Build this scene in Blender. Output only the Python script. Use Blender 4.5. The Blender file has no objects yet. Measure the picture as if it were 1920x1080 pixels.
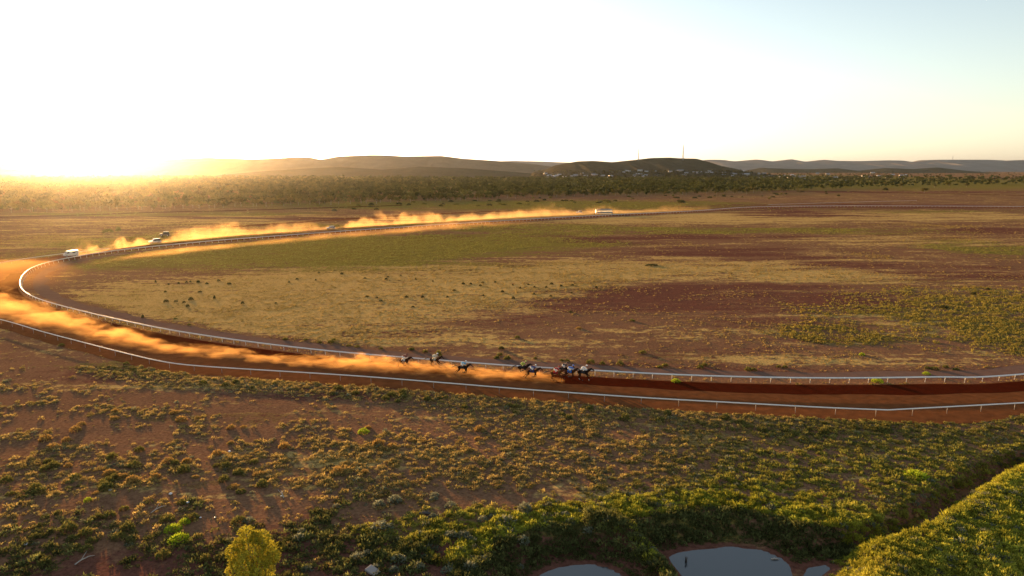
import bpy, bmesh, math, random
import numpy as np
from mathutils import Vector, Matrix, Euler
random.seed(7); rng = np.random.default_rng(11)
scn = bpy.context.scene; C = scn.collection

# ------------------------------------------------------------------ camera, sky, sun, exposure
F = 1280.0; H = 33.0; PITCH = math.atan((540 - 317) / F)
cam_d = bpy.data.cameras.new('camera'); cam = bpy.data.objects.new('camera', cam_d); C.objects.link(cam)
cam_d.sensor_width = 36; cam_d.lens = F / 1920 * 36; cam_d.clip_start = 0.5; cam_d.clip_end = 40000
cam.location = (0, 0, H); cam.rotation_euler = (math.pi / 2 - PITCH, 0, 0); scn.camera = cam
SUN_EL = math.radians(4.6); SUN_AZ = math.radians(-31.5)      # azimuth from +Y, negative = towards -X
w = bpy.data.worlds.new('World'); scn.world = w; w.use_nodes = True
nt = w.node_tree; bg = nt.nodes['Background']
sky = nt.nodes.new('ShaderNodeTexSky'); sky.sky_type = 'NISHITA'; sky.sun_disc = False
sky.sun_elevation = SUN_EL; sky.sun_rotation = SUN_AZ; sky.air_density = 1.0; sky.dust_density = 1.0; sky.ozone_density = 1.0; sky.altitude = 200
hsv = nt.nodes.new('ShaderNodeHueSaturation'); hsv.inputs['Saturation'].default_value = 0.58
nt.links.new(sky.outputs[0], hsv.inputs['Color']); tin = nt.nodes.new('ShaderNodeMixRGB'); tin.blend_type = 'MULTIPLY'; tin.inputs[0].default_value = 1; tin.inputs[2].default_value = (.95, 1.0, 1.07, 1); nt.links.new(hsv.outputs[0], tin.inputs[1]); nt.links.new(tin.outputs[0], bg.inputs[0]); bg.inputs[1].default_value = 0.11
sd = bpy.data.lights.new('sun', 'SUN'); sun = bpy.data.objects.new('sun', sd); C.objects.link(sun)
sd.energy = 5.0; sd.angle = math.radians(0.5); sd.color = (1.0, 0.56, 0.21)
sv = Vector((math.sin(SUN_AZ) * math.cos(SUN_EL), math.cos(SUN_AZ) * math.cos(SUN_EL), math.sin(SUN_EL)))
sun.rotation_euler = sv.to_track_quat('Z', 'Y').to_euler()
scn.view_settings.view_transform = 'Standard'; scn.view_settings.look = 'None'
scn.view_settings.exposure = 1.72; scn.view_settings.gamma = 1
cy = scn.cycles; cy.max_bounces = 5; cy.diffuse_bounces = 2; cy.glossy_bounces = 2; cy.transmission_bounces = 3
cy.volume_bounces = 1; cy.transparent_max_bounces = 8; cy.volume_max_steps = 256; cy.use_denoising = True
cy.sample_clamp_indirect = 4.0

# ------------------------------------------------------------------ helpers
CP, SP = math.cos(PITCH), math.sin(PITCH)
def P(px, py, z=0.0):                     # where a sight line of the photograph meets the level z
    a = (px - 960) / F; b = -(py - 540) / F
    y = CP + SP * b; zz = -SP + CP * b; t = (z - H) / zz
    return a * t, y * t
def link(o, parent=None):
    C.objects.link(o)
    if parent is not None: o.parent = parent
    return o
def tag(o, label=None, cat=None, group=None, kind=None):
    if label: o['label'] = label
    if cat: o['category'] = cat
    if group: o['group'] = group
    if kind: o['kind'] = kind
    return o
def empty(name, loc=(0, 0, 0), rz=0.0):
    o = bpy.data.objects.new(name, None); o.location = loc; o.rotation_euler = (0, 0, rz); o.empty_display_size = 0.2
    return link(o)
def copy_tree(o, parent=None):
    c = o.copy(); C.objects.link(c); c.parent = parent
    for ch in list(o.children): copy_tree(ch, c)
    return c
def np_mesh(name, V, Fc, mat=None, tint=None, smooth=False, parent=None, k=None):
    V = np.asarray(V, dtype=np.float32); Fc = np.asarray(Fc, dtype=np.int32)
    k = Fc.shape[1]; me = bpy.data.meshes.new(name)
    me.vertices.add(len(V)); me.vertices.foreach_set('co', V.ravel())
    me.loops.add(Fc.size); me.loops.foreach_set('vertex_index', Fc.ravel())
    me.polygons.add(len(Fc)); me.polygons.foreach_set('loop_start', np.arange(0, Fc.size, k, dtype=np.int32))
    me.polygons.foreach_set('loop_total', np.full(len(Fc), k, dtype=np.int32))
    me.update(calc_edges=True)
    if tint is not None:
        a = me.attributes.new('tint', 'FLOAT_COLOR', 'FACE')
        a.data.foreach_set('color', np.c_[tint, np.ones(len(tint))].astype(np.float32).ravel())
    if smooth: me.polygons.foreach_set('use_smooth', np.ones(len(Fc), dtype=bool))
    if mat: me.materials.append(mat)
    return me
def ob(name, me, parent=None, loc=(0, 0, 0), rz=0.0):
    o = bpy.data.objects.new(name, me); o.location = loc; o.rotation_euler = (0, 0, rz)
    return link(o, parent)
class MB:                                  # gathers shapes into ONE mesh
    def __init__(s): s.b = bmesh.new()
    def box(s, c, d, bev=0.0, rot=None):
        r = bmesh.ops.create_cube(s.b, size=1.0); vs = r['verts']
        M = Matrix.Translation(c) @ (rot.to_matrix().to_4x4() if rot else Matrix()) @ Matrix.Diagonal((d[0], d[1], d[2], 1))
        bmesh.ops.transform(s.b, matrix=M, verts=vs)
        if bev > 0:
            es = list({e for v in vs for e in v.link_edges})
            bmesh.ops.bevel(s.b, geom=es, offset=bev, segments=2, affect='EDGES', profile=0.6)
        return s
    def tube(s, pts, rad, n=8, cap=True, flat=1.0):
        pts = [Vector(p) for p in pts]; rings = []
        for i, p in enumerate(pts):
            d = (pts[min(i + 1, len(pts) - 1)] - pts[max(i - 1, 0)])
            d = d.normalized() if d.length > 1e-6 else Vector((0, 0, 1))
            up = Vector((0, 0, 1)) if abs(d.z) < 0.95 else Vector((1, 0, 0))
            a = d.cross(up).normalized(); b = a.cross(d).normalized()
            r = rad[i] if hasattr(rad, '__len__') else rad
            rings.append([s.b.verts.new(p + (a * math.cos(2 * math.pi * k / n) * flat + b * math.sin(2 * math.pi * k / n)) * r) for k in range(n)])
        for A, B in zip(rings, rings[1:]):
            for k in range(n): s.b.faces.new((A[k], A[(k + 1) % n], B[(k + 1) % n], B[k]))
        if cap:
            s.b.faces.new(rings[0][::-1]); s.b.faces.new(rings[-1])
        return s
    def poly(s, prof, y0, y1, mat=0):       # profile in x,z pushed along y
        a = [s.b.verts.new((x, y0, z)) for x, z in prof]; b = [s.b.verts.new((x, y1, z)) for x, z in prof]
        n = len(prof)
        for i in range(n): s.b.faces.new((a[i], a[(i + 1) % n], b[(i + 1) % n], b[i]))
        s.b.faces.new(a[::-1]); s.b.faces.new(b)
        return s
    def mesh(s, name, mat, smooth=False):
        bmesh.ops.recalc_face_normals(s.b, faces=s.b.faces[:])
        me = bpy.data.meshes.new(name); s.b.to_mesh(me); s.b.free(); me.materials.append(mat)
        if smooth: me.polygons.foreach_set('use_smooth', np.ones(len(me.polygons), dtype=bool))
        return me
    def build(s, name, mat, parent=None, smooth=False):
        return ob(name, s.mesh(name, mat, smooth), parent)
def skin(name, verts, edges, mat, sub=1, root=0):   # verts (x,y,z,r) grown into one smooth surface
    me = bpy.data.meshes.new('tmp'); me.from_pydata([v[:3] for v in verts], edges, [])
    o = bpy.data.objects.new('tmp', me); C.objects.link(o)
    m = o.modifiers.new('s', 'SKIN'); m.use_smooth_shade = True; m.branch_smoothing = 0.6
    for i, v in enumerate(verts):
        sv_ = me.skin_vertices[0].data[i]; r = v[3]
        sv_.radius = (r, v[4] if len(v) > 4 else r); sv_.use_root = (i == root)
    if sub: o.modifiers.new('u', 'SUBSURF').levels = sub
    dg = bpy.context.evaluated_depsgraph_get(); out = bpy.data.meshes.new_from_object(o.evaluated_get(dg))
    bpy.data.objects.remove(o); out.name = name; out.materials.clear(); out.materials.append(mat)
    return out

# value noise
_T = rng.random((256, 256))
def vn(x, y):
    xi = np.floor(x).astype(int); yi = np.floor(y).astype(int); fx = x - xi; fy = y - yi
    fx = fx * fx * (3 - 2 * fx); fy = fy * fy * (3 - 2 * fy)
    a = _T[xi & 255, yi & 255]; b = _T[(xi + 1) & 255, yi & 255]; c = _T[xi & 255, (yi + 1) & 255]; d = _T[(xi + 1) & 255, (yi + 1) & 255]
    return (a * (1 - fx) + b * fx) * (1 - fy) + (c * (1 - fx) + d * fx) * fy
def fbm(x, y, o=4):
    s = 0; a = 0.5; t = 0
    for i in range(o): s = s + a * vn(x * 2 ** i + 17 * i, y * 2 ** i + 31 * i); t += a; a *= 0.5
    return s / t
def sst(a, b, x): t = np.clip((x - a) / (b - a), 0, 1); return t * t * (3 - 2 * t)

# ------------------------------------------------------------------ materials
def mat(name, col, rough=0.7, metal=0.0, vary=0.0, scale=4.0, emit=None, bump=0.0):
    m = bpy.data.materials.new(name); m.use_nodes = True; n = m.node_tree; b = n.nodes['Principled BSDF']
    b.inputs['Roughness'].default_value = rough; b.inputs['Metallic'].default_value = metal
    tc = n.nodes.new('ShaderNodeTexCoord'); nz = n.nodes.new('ShaderNodeTexNoise'); nz.inputs['Scale'].default_value = scale; nz.inputs['Detail'].default_value = 5
    n.links.new(tc.outputs['Object'], nz.inputs['Vector'])
    r = n.nodes.new('ShaderNodeMixRGB'); v = vary
    r.inputs[1].default_value = (*[c * (1 - v) for c in col], 1); r.inputs[2].default_value = (*[min(1, c * (1 + v)) for c in col], 1)
    n.links.new(nz.outputs[0], r.inputs[0]); n.links.new(r.outputs[0], b.inputs['Base Color'])
    if rough >= .8: b.inputs['Specular IOR Level'].default_value = 0.0
    if bump:
        bp = n.nodes.new('ShaderNodeBump'); bp.inputs['Distance'].default_value = bump; n.links.new(nz.outputs[0], bp.inputs['Height']); n.links.new(bp.outputs[0], b.inputs['Normal'])
    return m
def leaf_mat(name, trans=0.45, mult=1.0, attr=True, col=(0.1, 0.1, 0.03)):
    m = bpy.data.materials.new(name); m.use_nodes = True; n = m.node_tree; out = n.nodes['Material Output']
    n.nodes.remove(n.nodes['Principled BSDF'])
    d = n.nodes.new('ShaderNodeBsdfDiffuse'); t = n.nodes.new('ShaderNodeBsdfTranslucent'); mx = n.nodes.new('ShaderNodeMixShader'); mx.inputs[0].default_value = trans
    if attr:
        a = n.nodes.new('ShaderNodeAttribute'); a.attribute_name = 'tint'; src = a.outputs['Color']
    else:
        oi = n.nodes.new('ShaderNodeObjectInfo'); cr = n.nodes.new('ShaderNodeMixRGB')
        cr.inputs[1].default_value = (*[c * 0.7 for c in col], 1); cr.inputs[2].default_value = (*[c * 1.35 for c in col], 1)
        n.links.new(oi.outputs['Random'], cr.inputs[0]); src = cr.outputs[0]
        a = n.nodes.new('ShaderNodeAttribute'); a.attribute_name = 'tint'
        mm = n.nodes.new('ShaderNodeMixRGB'); mm.blend_type = 'MULTIPLY'; mm.inputs[0].default_value = 1
        n.links.new(src, mm.inputs[1]); n.links.new(a.outputs['Color'], mm.inputs[2]); src = mm.outputs[0]
    n.links.new(src, d.inputs[0]); n.links.new(src, t.inputs[0])
    n.links.new(d.outputs[0], mx.inputs[1]); n.links.new(t.outputs[0], mx.inputs[2]); n.links.new(mx.outputs[0], out.inputs['Surface'])
    return m

def ground_mat():
    m = bpy.data.materials.new('outback_soil'); m.use_nodes = True; n = m.node_tree; L = n.links; b = n.nodes['Principled BSDF']
    b.inputs['Roughness'].default_value = 0.95; b.inputs['Specular IOR Level'].default_value = 0.0
    tc = n.nodes.new('ShaderNodeTexCoord'); at = n.nodes.new('ShaderNodeAttribute'); at.attribute_name = 'mask'
    sp = n.nodes.new('ShaderNodeSeparateColor'); L.new(at.outputs['Color'], sp.inputs[0])
    def noise(sc, det=6, rough=0.6, off=0.0, st=None):
        mp = n.nodes.new('ShaderNodeMapping'); mp.inputs['Location'].default_value = (off, off * 2, 0)
        if st: mp.inputs['Scale'].default_value = st
        L.new(tc.outputs['Object'], mp.inputs[0])
        z = n.nodes.new('ShaderNodeTexNoise'); z.inputs['Scale'].default_value = sc; z.inputs['Detail'].default_value = det; z.inputs['Roughness'].default_value = rough
        L.new(mp.outputs[0], z.inputs['Vector']); return z.outputs[0]
    def mth(op, a, bb, c=None, clamp=False):
        k = n.nodes.new('ShaderNodeMath'); k.operation = op; k.use_clamp = clamp
        for i, v in enumerate((a, bb, c)):
            if v is None: continue
            if isinstance(v, (int, float)): k.inputs[i].default_value = v
            else: L.new(v, k.inputs[i])
        return k.outputs[0]
    n1 = noise(0.06, 8, 0.65); n2 = noise(0.5, 6, 0.65, 13); n3 = noise(2.4, 4, 0.6, 31); n4 = noise(0.05, 8, 0.68, 57, (0.35, 1.25, 1)); n5 = noise(0.11, 8, 0.7, 77, (0.3, 1.3, 1)); n6 = noise(5.0, 3, .6, 91)
    def ragged(ch, amp=2.8, lo=0.30, hi=0.74, nn=None):
        nn = nn or n5
        s = mth('MULTIPLY_ADD', mth('SUBTRACT', mth('ADD', mth('MULTIPLY', nn, 0.6), mth('MULTIPLY', n2, 0.4)), 0.5), amp * 2, ch)
        r = n.nodes.new('ShaderNodeMapRange'); r.interpolation_type = 'SMOOTHSTEP'; r.inputs['From Min'].default_value = lo; r.inputs['From Max'].default_value = hi
        L.new(s, r.inputs['Value']); return r.outputs[0]
    def mix(f, a, bb):
        k = n.nodes.new('ShaderNodeMixRGB')
        if isinstance(f, float): k.inputs[0].default_value = f
        else: L.new(f, k.inputs[0])
        for i, v in ((1, a), (2, bb)):
            if isinstance(v, tuple): k.inputs[i].default_value = (*v, 1)
            else: L.new(v, k.inputs[i])
        return k.outputs[0]
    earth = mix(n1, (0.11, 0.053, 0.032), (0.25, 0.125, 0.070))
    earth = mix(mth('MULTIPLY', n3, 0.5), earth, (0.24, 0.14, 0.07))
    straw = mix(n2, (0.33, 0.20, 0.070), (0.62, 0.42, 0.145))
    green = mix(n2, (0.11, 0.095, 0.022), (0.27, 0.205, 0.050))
    dark = mix(n2, (0.095, 0.038, 0.026), (0.18, 0.078, 0.052))  # bare maroon soil, and the shade painted along the bottom foreground
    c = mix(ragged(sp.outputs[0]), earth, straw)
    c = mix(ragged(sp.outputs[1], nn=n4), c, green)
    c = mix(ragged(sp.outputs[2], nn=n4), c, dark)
    spk = n.nodes.new('ShaderNodeMapRange'); spk.inputs['From Min'].default_value = .36; spk.inputs['From Max'].default_value = .56; spk.inputs['To Min'].default_value = .62; spk.inputs['To Max'].default_value = 1.12; L.new(mth('MULTIPLY_ADD', n6, .4, mth('MULTIPLY', n3, .6)), spk.inputs['Value'])
    mm = n.nodes.new('ShaderNodeMixRGB'); mm.blend_type = 'MULTIPLY'; mm.inputs[0].default_value = 1; L.new(c, mm.inputs[1]); L.new(spk.outputs[0], mm.inputs[2]); c = mm.outputs[0]
    L.new(c, b.inputs['Base Color'])
    bp = n.nodes.new('ShaderNodeBump'); bp.inputs['Distance'].default_value = 1.0; bp.inputs['Strength'].default_value = 0.8
    hh = mth('ADD', mth('MULTIPLY', noise(1.6, 5, 0.7, 5), 0.16), mth('MULTIPLY', noise(0.25, 5, 0.6, 9), 0.30))
    L.new(hh, bp.inputs['Height']); L.new(bp.outputs[0], b.inputs['Normal'])
    return m

def track_mat():
    m = mat('red_track_dirt', (0.15, 0.056, 0.021), 0.95, vary=0.5, scale=0.7, bump=0.05); n = m.node_tree
    return m

M = dict(
 ground=ground_mat(), track=track_mat(),
 lane=mat('dark_red_dirt', (0.060, 0.011, 0.004), 0.9, vary=0.3, scale=0.7, bump=0.05),  # darker, redder dirt for the inner lane and far paths
 road=mat('grey_brown_gravel', (0.16, 0.095, 0.07), 0.95, vary=0.25, scale=0.6, bump=0.04),
 rail=mat('white_rail', (0.78, 0.76, 0.73), 0.35, vary=0.04), tpost=mat('thin_grey_post', (0.30, 0.27, 0.24), 0.5, vary=0.1), post=mat('white_post', (0.62, 0.60, 0.57), 0.5, vary=0.06),
 dpost=mat('dark_steel_post', (0.10, 0.08, 0.07), 0.6, vary=0.1),
 water=mat('pond_water', (0.055, 0.060, 0.062), 0.05), mud=mat('algae_mud', (0.05, 0.04, 0.012), 0.9, vary=0.4, scale=1.5),
 tuft=leaf_mat('grass_leaf', 0.38), shrub=leaf_mat('shrub_leaf', 0.35), wood=leaf_mat('gum_leaf', 0.22),
 bark=mat('bark', (0.30, 0.24, 0.18), 0.9, vary=0.3), deadwood=mat('dead_wood', (0.40, 0.35, 0.30), 0.8, vary=0.2),
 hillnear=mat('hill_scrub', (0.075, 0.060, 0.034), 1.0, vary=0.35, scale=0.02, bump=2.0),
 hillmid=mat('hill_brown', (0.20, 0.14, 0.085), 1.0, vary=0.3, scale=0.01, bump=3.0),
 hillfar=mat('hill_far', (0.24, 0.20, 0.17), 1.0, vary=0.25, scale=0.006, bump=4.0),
 stone=mat('pale_stone', (0.35, 0.30, 0.27), 0.85, vary=0.15, scale=1.2, bump=0.03), black=mat('black_rubber', (0.02, 0.02, 0.02), 0.8),
 glass=mat('dark_glass', (0.02, 0.025, 0.03), 0.1), vanpaint=mat('white_paint', (0.50, 0.49, 0.46), 0.3, vary=0.03),
 rim=mat('wheel_rim', (0.5, 0.5, 0.5), 0.35, 0.8), lamp=mat('headlamp', (0.8, 0.8, 0.78), 0.15), orange=mat('orange_door', (0.55, 0.18, 0.04), 0.4),
 darkpaint=mat('dark_paint', (0.05, 0.04, 0.035), 0.4), roofw=mat('pale_roof_steel', (0.42, 0.42, 0.42), 0.35, vary=0.08),
 roofg=mat('grey_roof_steel', (0.22, 0.24, 0.27), 0.4, vary=0.1), wallw=mat('pale_wall', (0.36, 0.33, 0.29), 0.8, vary=0.06), wallb=mat('tan_wall', (0.32, 0.24, 0.18), 0.8, vary=0.1),
 steel=mat('galvanised_steel', (0.30, 0.29, 0.28), 0.5, 0.4),
)
M['water'].node_tree.nodes['Principled BSDF'].inputs['IOR'].default_value = 1.6

# ------------------------------------------------------------------ terrain
def world_poly(pts, z): return np.array([P(x, y, z) for x, y in pts])
WZ = -1.3
pond_a = world_poly([(1258, 1044), (1285, 1037), (1330, 1033), (1365, 1028), (1400, 1031), (1432, 1036), (1450, 1044), (1466, 1052), (1478, 1066), (1480, 1090), (1475, 1130), (1420, 1160), (1350, 1150), (1310, 1120), (1285, 1082), (1268, 1060)], WZ)
pond_b = world_poly([(1015, 1082), (1045, 1069), (1075, 1064), (1105, 1062), (1135, 1068), (1165, 1084), (1190, 1110), (1150, 1140), (1080, 1140), (1020, 1115)], WZ)
pond_c = world_poly([(1512, 1078), (1520, 1068), (1545, 1063), (1556, 1067), (1545, 1076), (1530, 1090)], WZ)
def poly_dist(x, y, pl):                    # signed distance, negative inside
    d = np.full(x.shape, 1e9); ins = np.zeros(x.shape, bool)
    for i in range(len(pl)):
        a = pl[i]; b = pl[(i + 1) % len(pl)]; e = b - a
        t = np.clip(((x - a[0]) * e[0] + (y - a[1]) * e[1]) / (e @ e), 0, 1)
        d = np.minimum(d, np.hypot(x - a[0] - t * e[0], y - a[1] - t * e[1]))
        cond = ((a[1] > y) != (b[1] > y)) & (x < (b[0] - a[0]) * (y - a[1]) / (b[1] - a[1] + 1e-12) + a[0]); ins ^= cond
    return np.where(ins, -d, d)
def line_dist(x, y, pl):
    d = np.full(x.shape, 1e9); tt = np.zeros(x.shape); s = 0.0
    L = [np.linalg.norm(pl[i + 1] - pl[i]) for i in range(len(pl) - 1)]
    for i in range(len(pl) - 1):
        a = pl[i]; e = pl[i + 1] - a
        t = np.clip(((x - a[0]) * e[0] + (y - a[1]) * e[1]) / (e @ e), 0, 1)
        q = np.hypot(x - a[0] - t * e[0], y - a[1] - t * e[1]); m_ = q < d
        d = np.where(m_, q, d); tt = np.where(m_, (s + t * L[i]) / sum(L), tt); s += L[i]
    return d, tt
creek = world_poly([(2150, 800), (1960, 862), (1880, 888), (1840, 908), (1800, 935), (1770, 955), (1725, 985), (1680, 1008), (1620, 1022), (1560, 1030), (1500, 1045)], -0.9)
berm = world_poly([(2150, 804), (1960, 868), (1900, 900), (1840, 938), (1790, 968), (1740, 1000), (1690, 1028), (1620, 1050), (1580, 1075)], 0.3)
berm2 = world_poly([(1120, 972), (1165, 990), (1205, 1015), (1235, 1045), (1262, 1080), (1290, 1120)], 0.3)
def gh(x, y):
    x = np.asarray(x, float); y = np.asarray(y, float); z = np.zeros(x.shape)
    near = (y < 92) & (y > 30) & (np.abs(x) < 90)
    if near.any():
        xs, ys = x[near], y[near]; zz = (fbm(xs * 0.07, ys * 0.07, 3) - 0.5) * 0.5 * sst(90, 78, ys)
        dp = np.minimum(np.minimum(poly_dist(xs, ys, pond_a), poly_dist(xs, ys, pond_b)), poly_dist(xs, ys, pond_c))
        wob = (fbm(xs * 0.5, ys * 0.5, 3) - 0.5)
        basin = sst(4.6, 1.2, dp + wob * 1.2); zz = zz * (1 - basin)
        zz = zz - (1.25) * basin - 0.35 * sst(0.5, -0.6, dp + wob * 0.25)
        dc, t = line_dist(xs, ys, creek); zz = zz - 1.5 * sst(2.3, 0.5, dc + wob * 0.7) * (1 - basin) * sst(0.0, 0.1, t + 0.02)
        db, t = line_dist(xs, ys, berm); side = (ys < np.interp(xs, berm[::-1, 0], berm[::-1, 1])) & (xs > berm[-1, 0]); zz = zz + np.where(side, 0.75 * sst(13, 0.5, db), 0.75 * sst(2.6, 0.3, db + wob * 0.8))
        db, t = line_dist(xs, ys, berm2); zz = zz + 0.75 * sst(2.0, 0.1, db + wob * 0.5)
        z[near] = zz
    far = y > 1900
    z = z + np.where(far, (fbm(x * 0.0011, y * 0.0011, 3) - 0.42) * 14 * sst(1900, 3000, y), 0)
    return z
def gz(x, y): return float(gh(np.array([x]), np.array([y]))[0])

# ground colour patches, shade painted into the bottom DARK ones: (px, py, rx, ry, strength) of each patch's centre and reach on the photograph -> an ellipse lying on the ground
def patches(x, y, L, base):
    m_ = np.full(x.shape, float(base))
    for px, py, rx, ry, s in L:
        cx, cyy = P(px, py); y1 = P(px, py - ry)[1] if py - ry > 325 else 6000; y0 = P(px, py + ry)[1]
        RX = rx / F * math.hypot(cyy, H); a = (x - cx - 0.0 * (y - cyy)) / RX
        b = np.where(y > cyy, (y - cyy) / (y1 - cyy), (y - cyy) / (cyy - y0)); r = np.sqrt(a * a + b * b)
        m_ += s * sst(1.25, 0.35, r)
    return m_
STRAW = [(430, 575, 470, 68, 1.1), (760, 545, 450, 50, .9), (650, 620, 420, 30, .5), (900, 512, 470, 26, .55), (1250, 505, 420, 24, .75), (1600, 522, 250, 14, .55), (1230, 408, 420, 16, .8), (1700, 452, 260, 16, .5), (1760, 405, 300, 12, .6), (800, 650, 450, 22, .35), (1500, 670, 300, 14, .45), (500, 412, 700, 12, .45), (150, 450, 300, 24, .4), (1560, 590, 160, 26, .35), (1300, 690, 700, 14, .4),
         (900, 790, 260, 40, .35), (700, 880, 330, 60, .5), (1000, 850, 420, 70, .5), (1200, 780, 500, 22, .5), (250, 745, 300, 30, .45)]
GREEN = [(560, 478, 520, 34, .85), (900, 452, 380, 22, .65), (850, 425, 420, 9, .5), (1000, 385, 640, 11, .9), (300, 402, 420, 7, .5), (1450, 433, 520, 9, .55), (1700, 395, 420, 7, .4), (1830, 612, 380, 86, .75), (2200, 600, 400, 80, .6), (1880, 468, 170, 20, .7), (1560, 630, 150, 24, .35), (300, 452, 300, 24, .45), (130, 505, 120, 25, .35),
         (1200, 345, 1200, 22, .7), (300, 340, 900, 16, .7), (1700, 340, 500, 18, .5), (1750, 930, 600, 170, .95), (2150, 850, 400, 120, .9), (1250, 990, 560, 70, .9), (700, 1020, 420, 60, .6), (1750, 800, 420, 26, .4), (100, 1050, 220, 40, .4), (330, 690, 420, 18, .4)]
DARK = [(800, 1075, 1000, 75, .95), (1370, 556, 470, 34, .62), (1150, 590, 340, 36, .4), (1480, 620, 250, 40, .35), (1760, 510, 260, 16, .6), (1300, 470, 240, 12, .55), (1180, 452, 160, 8, .6), (1520, 488, 330, 14, .5), (1860, 433, 180, 7, .7), (1620, 388, 400, 8, .65), (1500, 402, 160, 10, .7), (1250, 444, 420, 6, .5), (650, 412, 180, 5, .7), (100, 512, 160, 8, .3),  # first entry paints shade into the bottom foreground
        (230, 700, 260, 22, .45), (620, 735, 350, 22, .5), (850, 815, 260, 22, .3), (560, 980, 230, 40, .4), (1350, 1020, 360, 30, .8), (1750, 360, 500, 3, .6), (300, 408, 500, 3, .7), (1050, 655, 500, 14, .25)]  # bottom foreground and pond bank entries also hold painted shade
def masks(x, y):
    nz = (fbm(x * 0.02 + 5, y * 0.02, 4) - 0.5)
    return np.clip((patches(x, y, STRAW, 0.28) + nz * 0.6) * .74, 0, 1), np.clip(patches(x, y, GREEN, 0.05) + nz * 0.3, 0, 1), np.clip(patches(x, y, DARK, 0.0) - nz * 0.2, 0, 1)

ys = [-60.0]
while ys[-1] < 14000:
    y = ys[-1]; ys.append(y + (6 if y < 30 else max(0.45, 0.0085 * y)))
ys = np.array(ys); NX = 520; us = np.linspace(-1, 1, NX)
Yg = np.repeat(ys, NX); Xg = np.tile(us, len(ys)) * (75 + 0.93 * np.maximum(Yg, 0))
V = np.c_[Xg, Yg, gh(Xg, Yg)]
i = np.arange((len(ys) - 1) * (NX - 1)); r_, c_ = i // (NX - 1), i % (NX - 1); a_ = r_ * NX + c_
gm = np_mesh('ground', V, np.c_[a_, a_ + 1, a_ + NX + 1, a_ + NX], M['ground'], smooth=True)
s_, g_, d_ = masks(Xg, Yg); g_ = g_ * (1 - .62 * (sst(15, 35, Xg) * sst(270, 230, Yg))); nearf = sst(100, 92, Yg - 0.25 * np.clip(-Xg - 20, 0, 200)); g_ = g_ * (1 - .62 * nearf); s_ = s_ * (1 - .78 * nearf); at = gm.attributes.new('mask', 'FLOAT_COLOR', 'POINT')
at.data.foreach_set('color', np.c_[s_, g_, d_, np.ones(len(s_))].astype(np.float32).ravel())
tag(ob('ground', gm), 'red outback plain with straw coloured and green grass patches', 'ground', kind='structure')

def fill(name, pl, z, m_, label):
    me = bpy.data.meshes.new(name); me.from_pydata([(p[0], p[1], z) for p in pl], [], [list(range(len(pl)))]); me.materials.append(m_)
    return tag(ob(name, me), label, 'water', kind='structure')
def grow(pl, k): c = pl.mean(0); return c + (pl - c) * (1 + k / np.linalg.norm(pl - c, axis=1, keepdims=True))
fill('pond_water', grow(pond_a, 0.8), WZ, M['water'], 'large muddy pond reflecting the grey blue sky')
fill('pond_water', grow(pond_b, 0.8), WZ, M['water'], 'small pond cut off by the bottom edge beside the grassy bank')
fill('pond_water', grow(pond_c, 0.5), WZ, M['water'], 'little puddle beside the algae at the end of the large pond')

# ------------------------------------------------------------------ the racecourse
def spline(pts, step=1.0, smooth=6):
    p = np.array(pts, float); out = []
    for i in range(len(p) - 1):
        p0 = p[max(i - 1, 0)]; p1 = p[i]; p2 = p[i + 1]; p3 = p[min(i + 2, len(p) - 1)]
        n = max(2, int(np.linalg.norm(p2 - p1) / step))
        for k in range(n):
            t = k / n; out.append(0.5 * ((2 * p1) + (-p0 + p2) * t + (2 * p0 - 5 * p1 + 4 * p2 - p3) * t * t + (-p0 + 3 * p1 - 3 * p2 + p3) * t ** 3))
    out.append(p[-1]); q = np.array(out)
    d = np.r_[0, np.cumsum(np.linalg.norm(np.diff(q, axis=0), axis=1))]; s = np.arange(0, d[-1], step)
    q = np.c_[np.interp(s, d, q[:, 0]), np.interp(s, d, q[:, 1])]
    for _ in range(smooth): q[1:-1] = (q[:-2] + 2 * q[1:-1] + q[2:]) / 4
    return q
def normals(q):
    t = np.gradient(q, axis=0); t /= np.linalg.norm(t, axis=1, keepdims=True)
    return np.c_[-t[:, 1], t[:, 0]]
inner_w = [(300, 170), (200, 132)] + [P(x, y, 1.15) for x, y in [(1920, 700), (1800, 704), (1650, 707), (1500, 707), (1350, 704), (1200, 698), (1100, 692), (1000, 687), (900, 680), (800, 672), (700, 664), (600, 655), (480, 641), (400, 630), (300, 614), (200, 593), (130, 576), (80, 562), (50, 549), (38, 537), (38, 522), (50, 507), (75, 495), (120, 484), (180, 474), (240, 466), (330, 457), (420, 449), (540, 440), (650, 432), (800, 422), (900, 416), (1000, 410), (1150, 402), (1300, 395)]] + [(200, 585), (260, 604), (340, 606), (443, 597), (560, 585)]
inner = spline(inner_w, 1.0, 30)
nrm_in = normals(inner)                     # points towards the infield or away; fixed below
ctr = np.array([40.0, 300.0]); flip = np.sign(((ctr - inner) * nrm_in).sum(1)); nrm_in *= flip[:, None]
_a, _b = np.array(P(1920, 754, 1.1)), np.array(P(1680, 768, 1.1)); outer_near = np.array([_a + (_b - _a) * t for t in np.linspace(-3.5, 0, 90)])
outer_b = spline([P(x, y, 1.1) for x, y in [(1680, 768), (1550, 763), (1400, 755), (1200, 744), (1000, 730), (850, 718), (700, 706), (580, 698), (480, 692), (360, 684), (300, 676), (230, 660), (160, 642), (80, 621), (0, 598)]] + [(-135, 158), (-158, 178), (-170, 200), (-176, 222), (-177, 243), (-172, 262), (-165, 279)], 1.0, 5)
outer = np.vstack([outer_near[:-1], outer_b[1:]])
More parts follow.
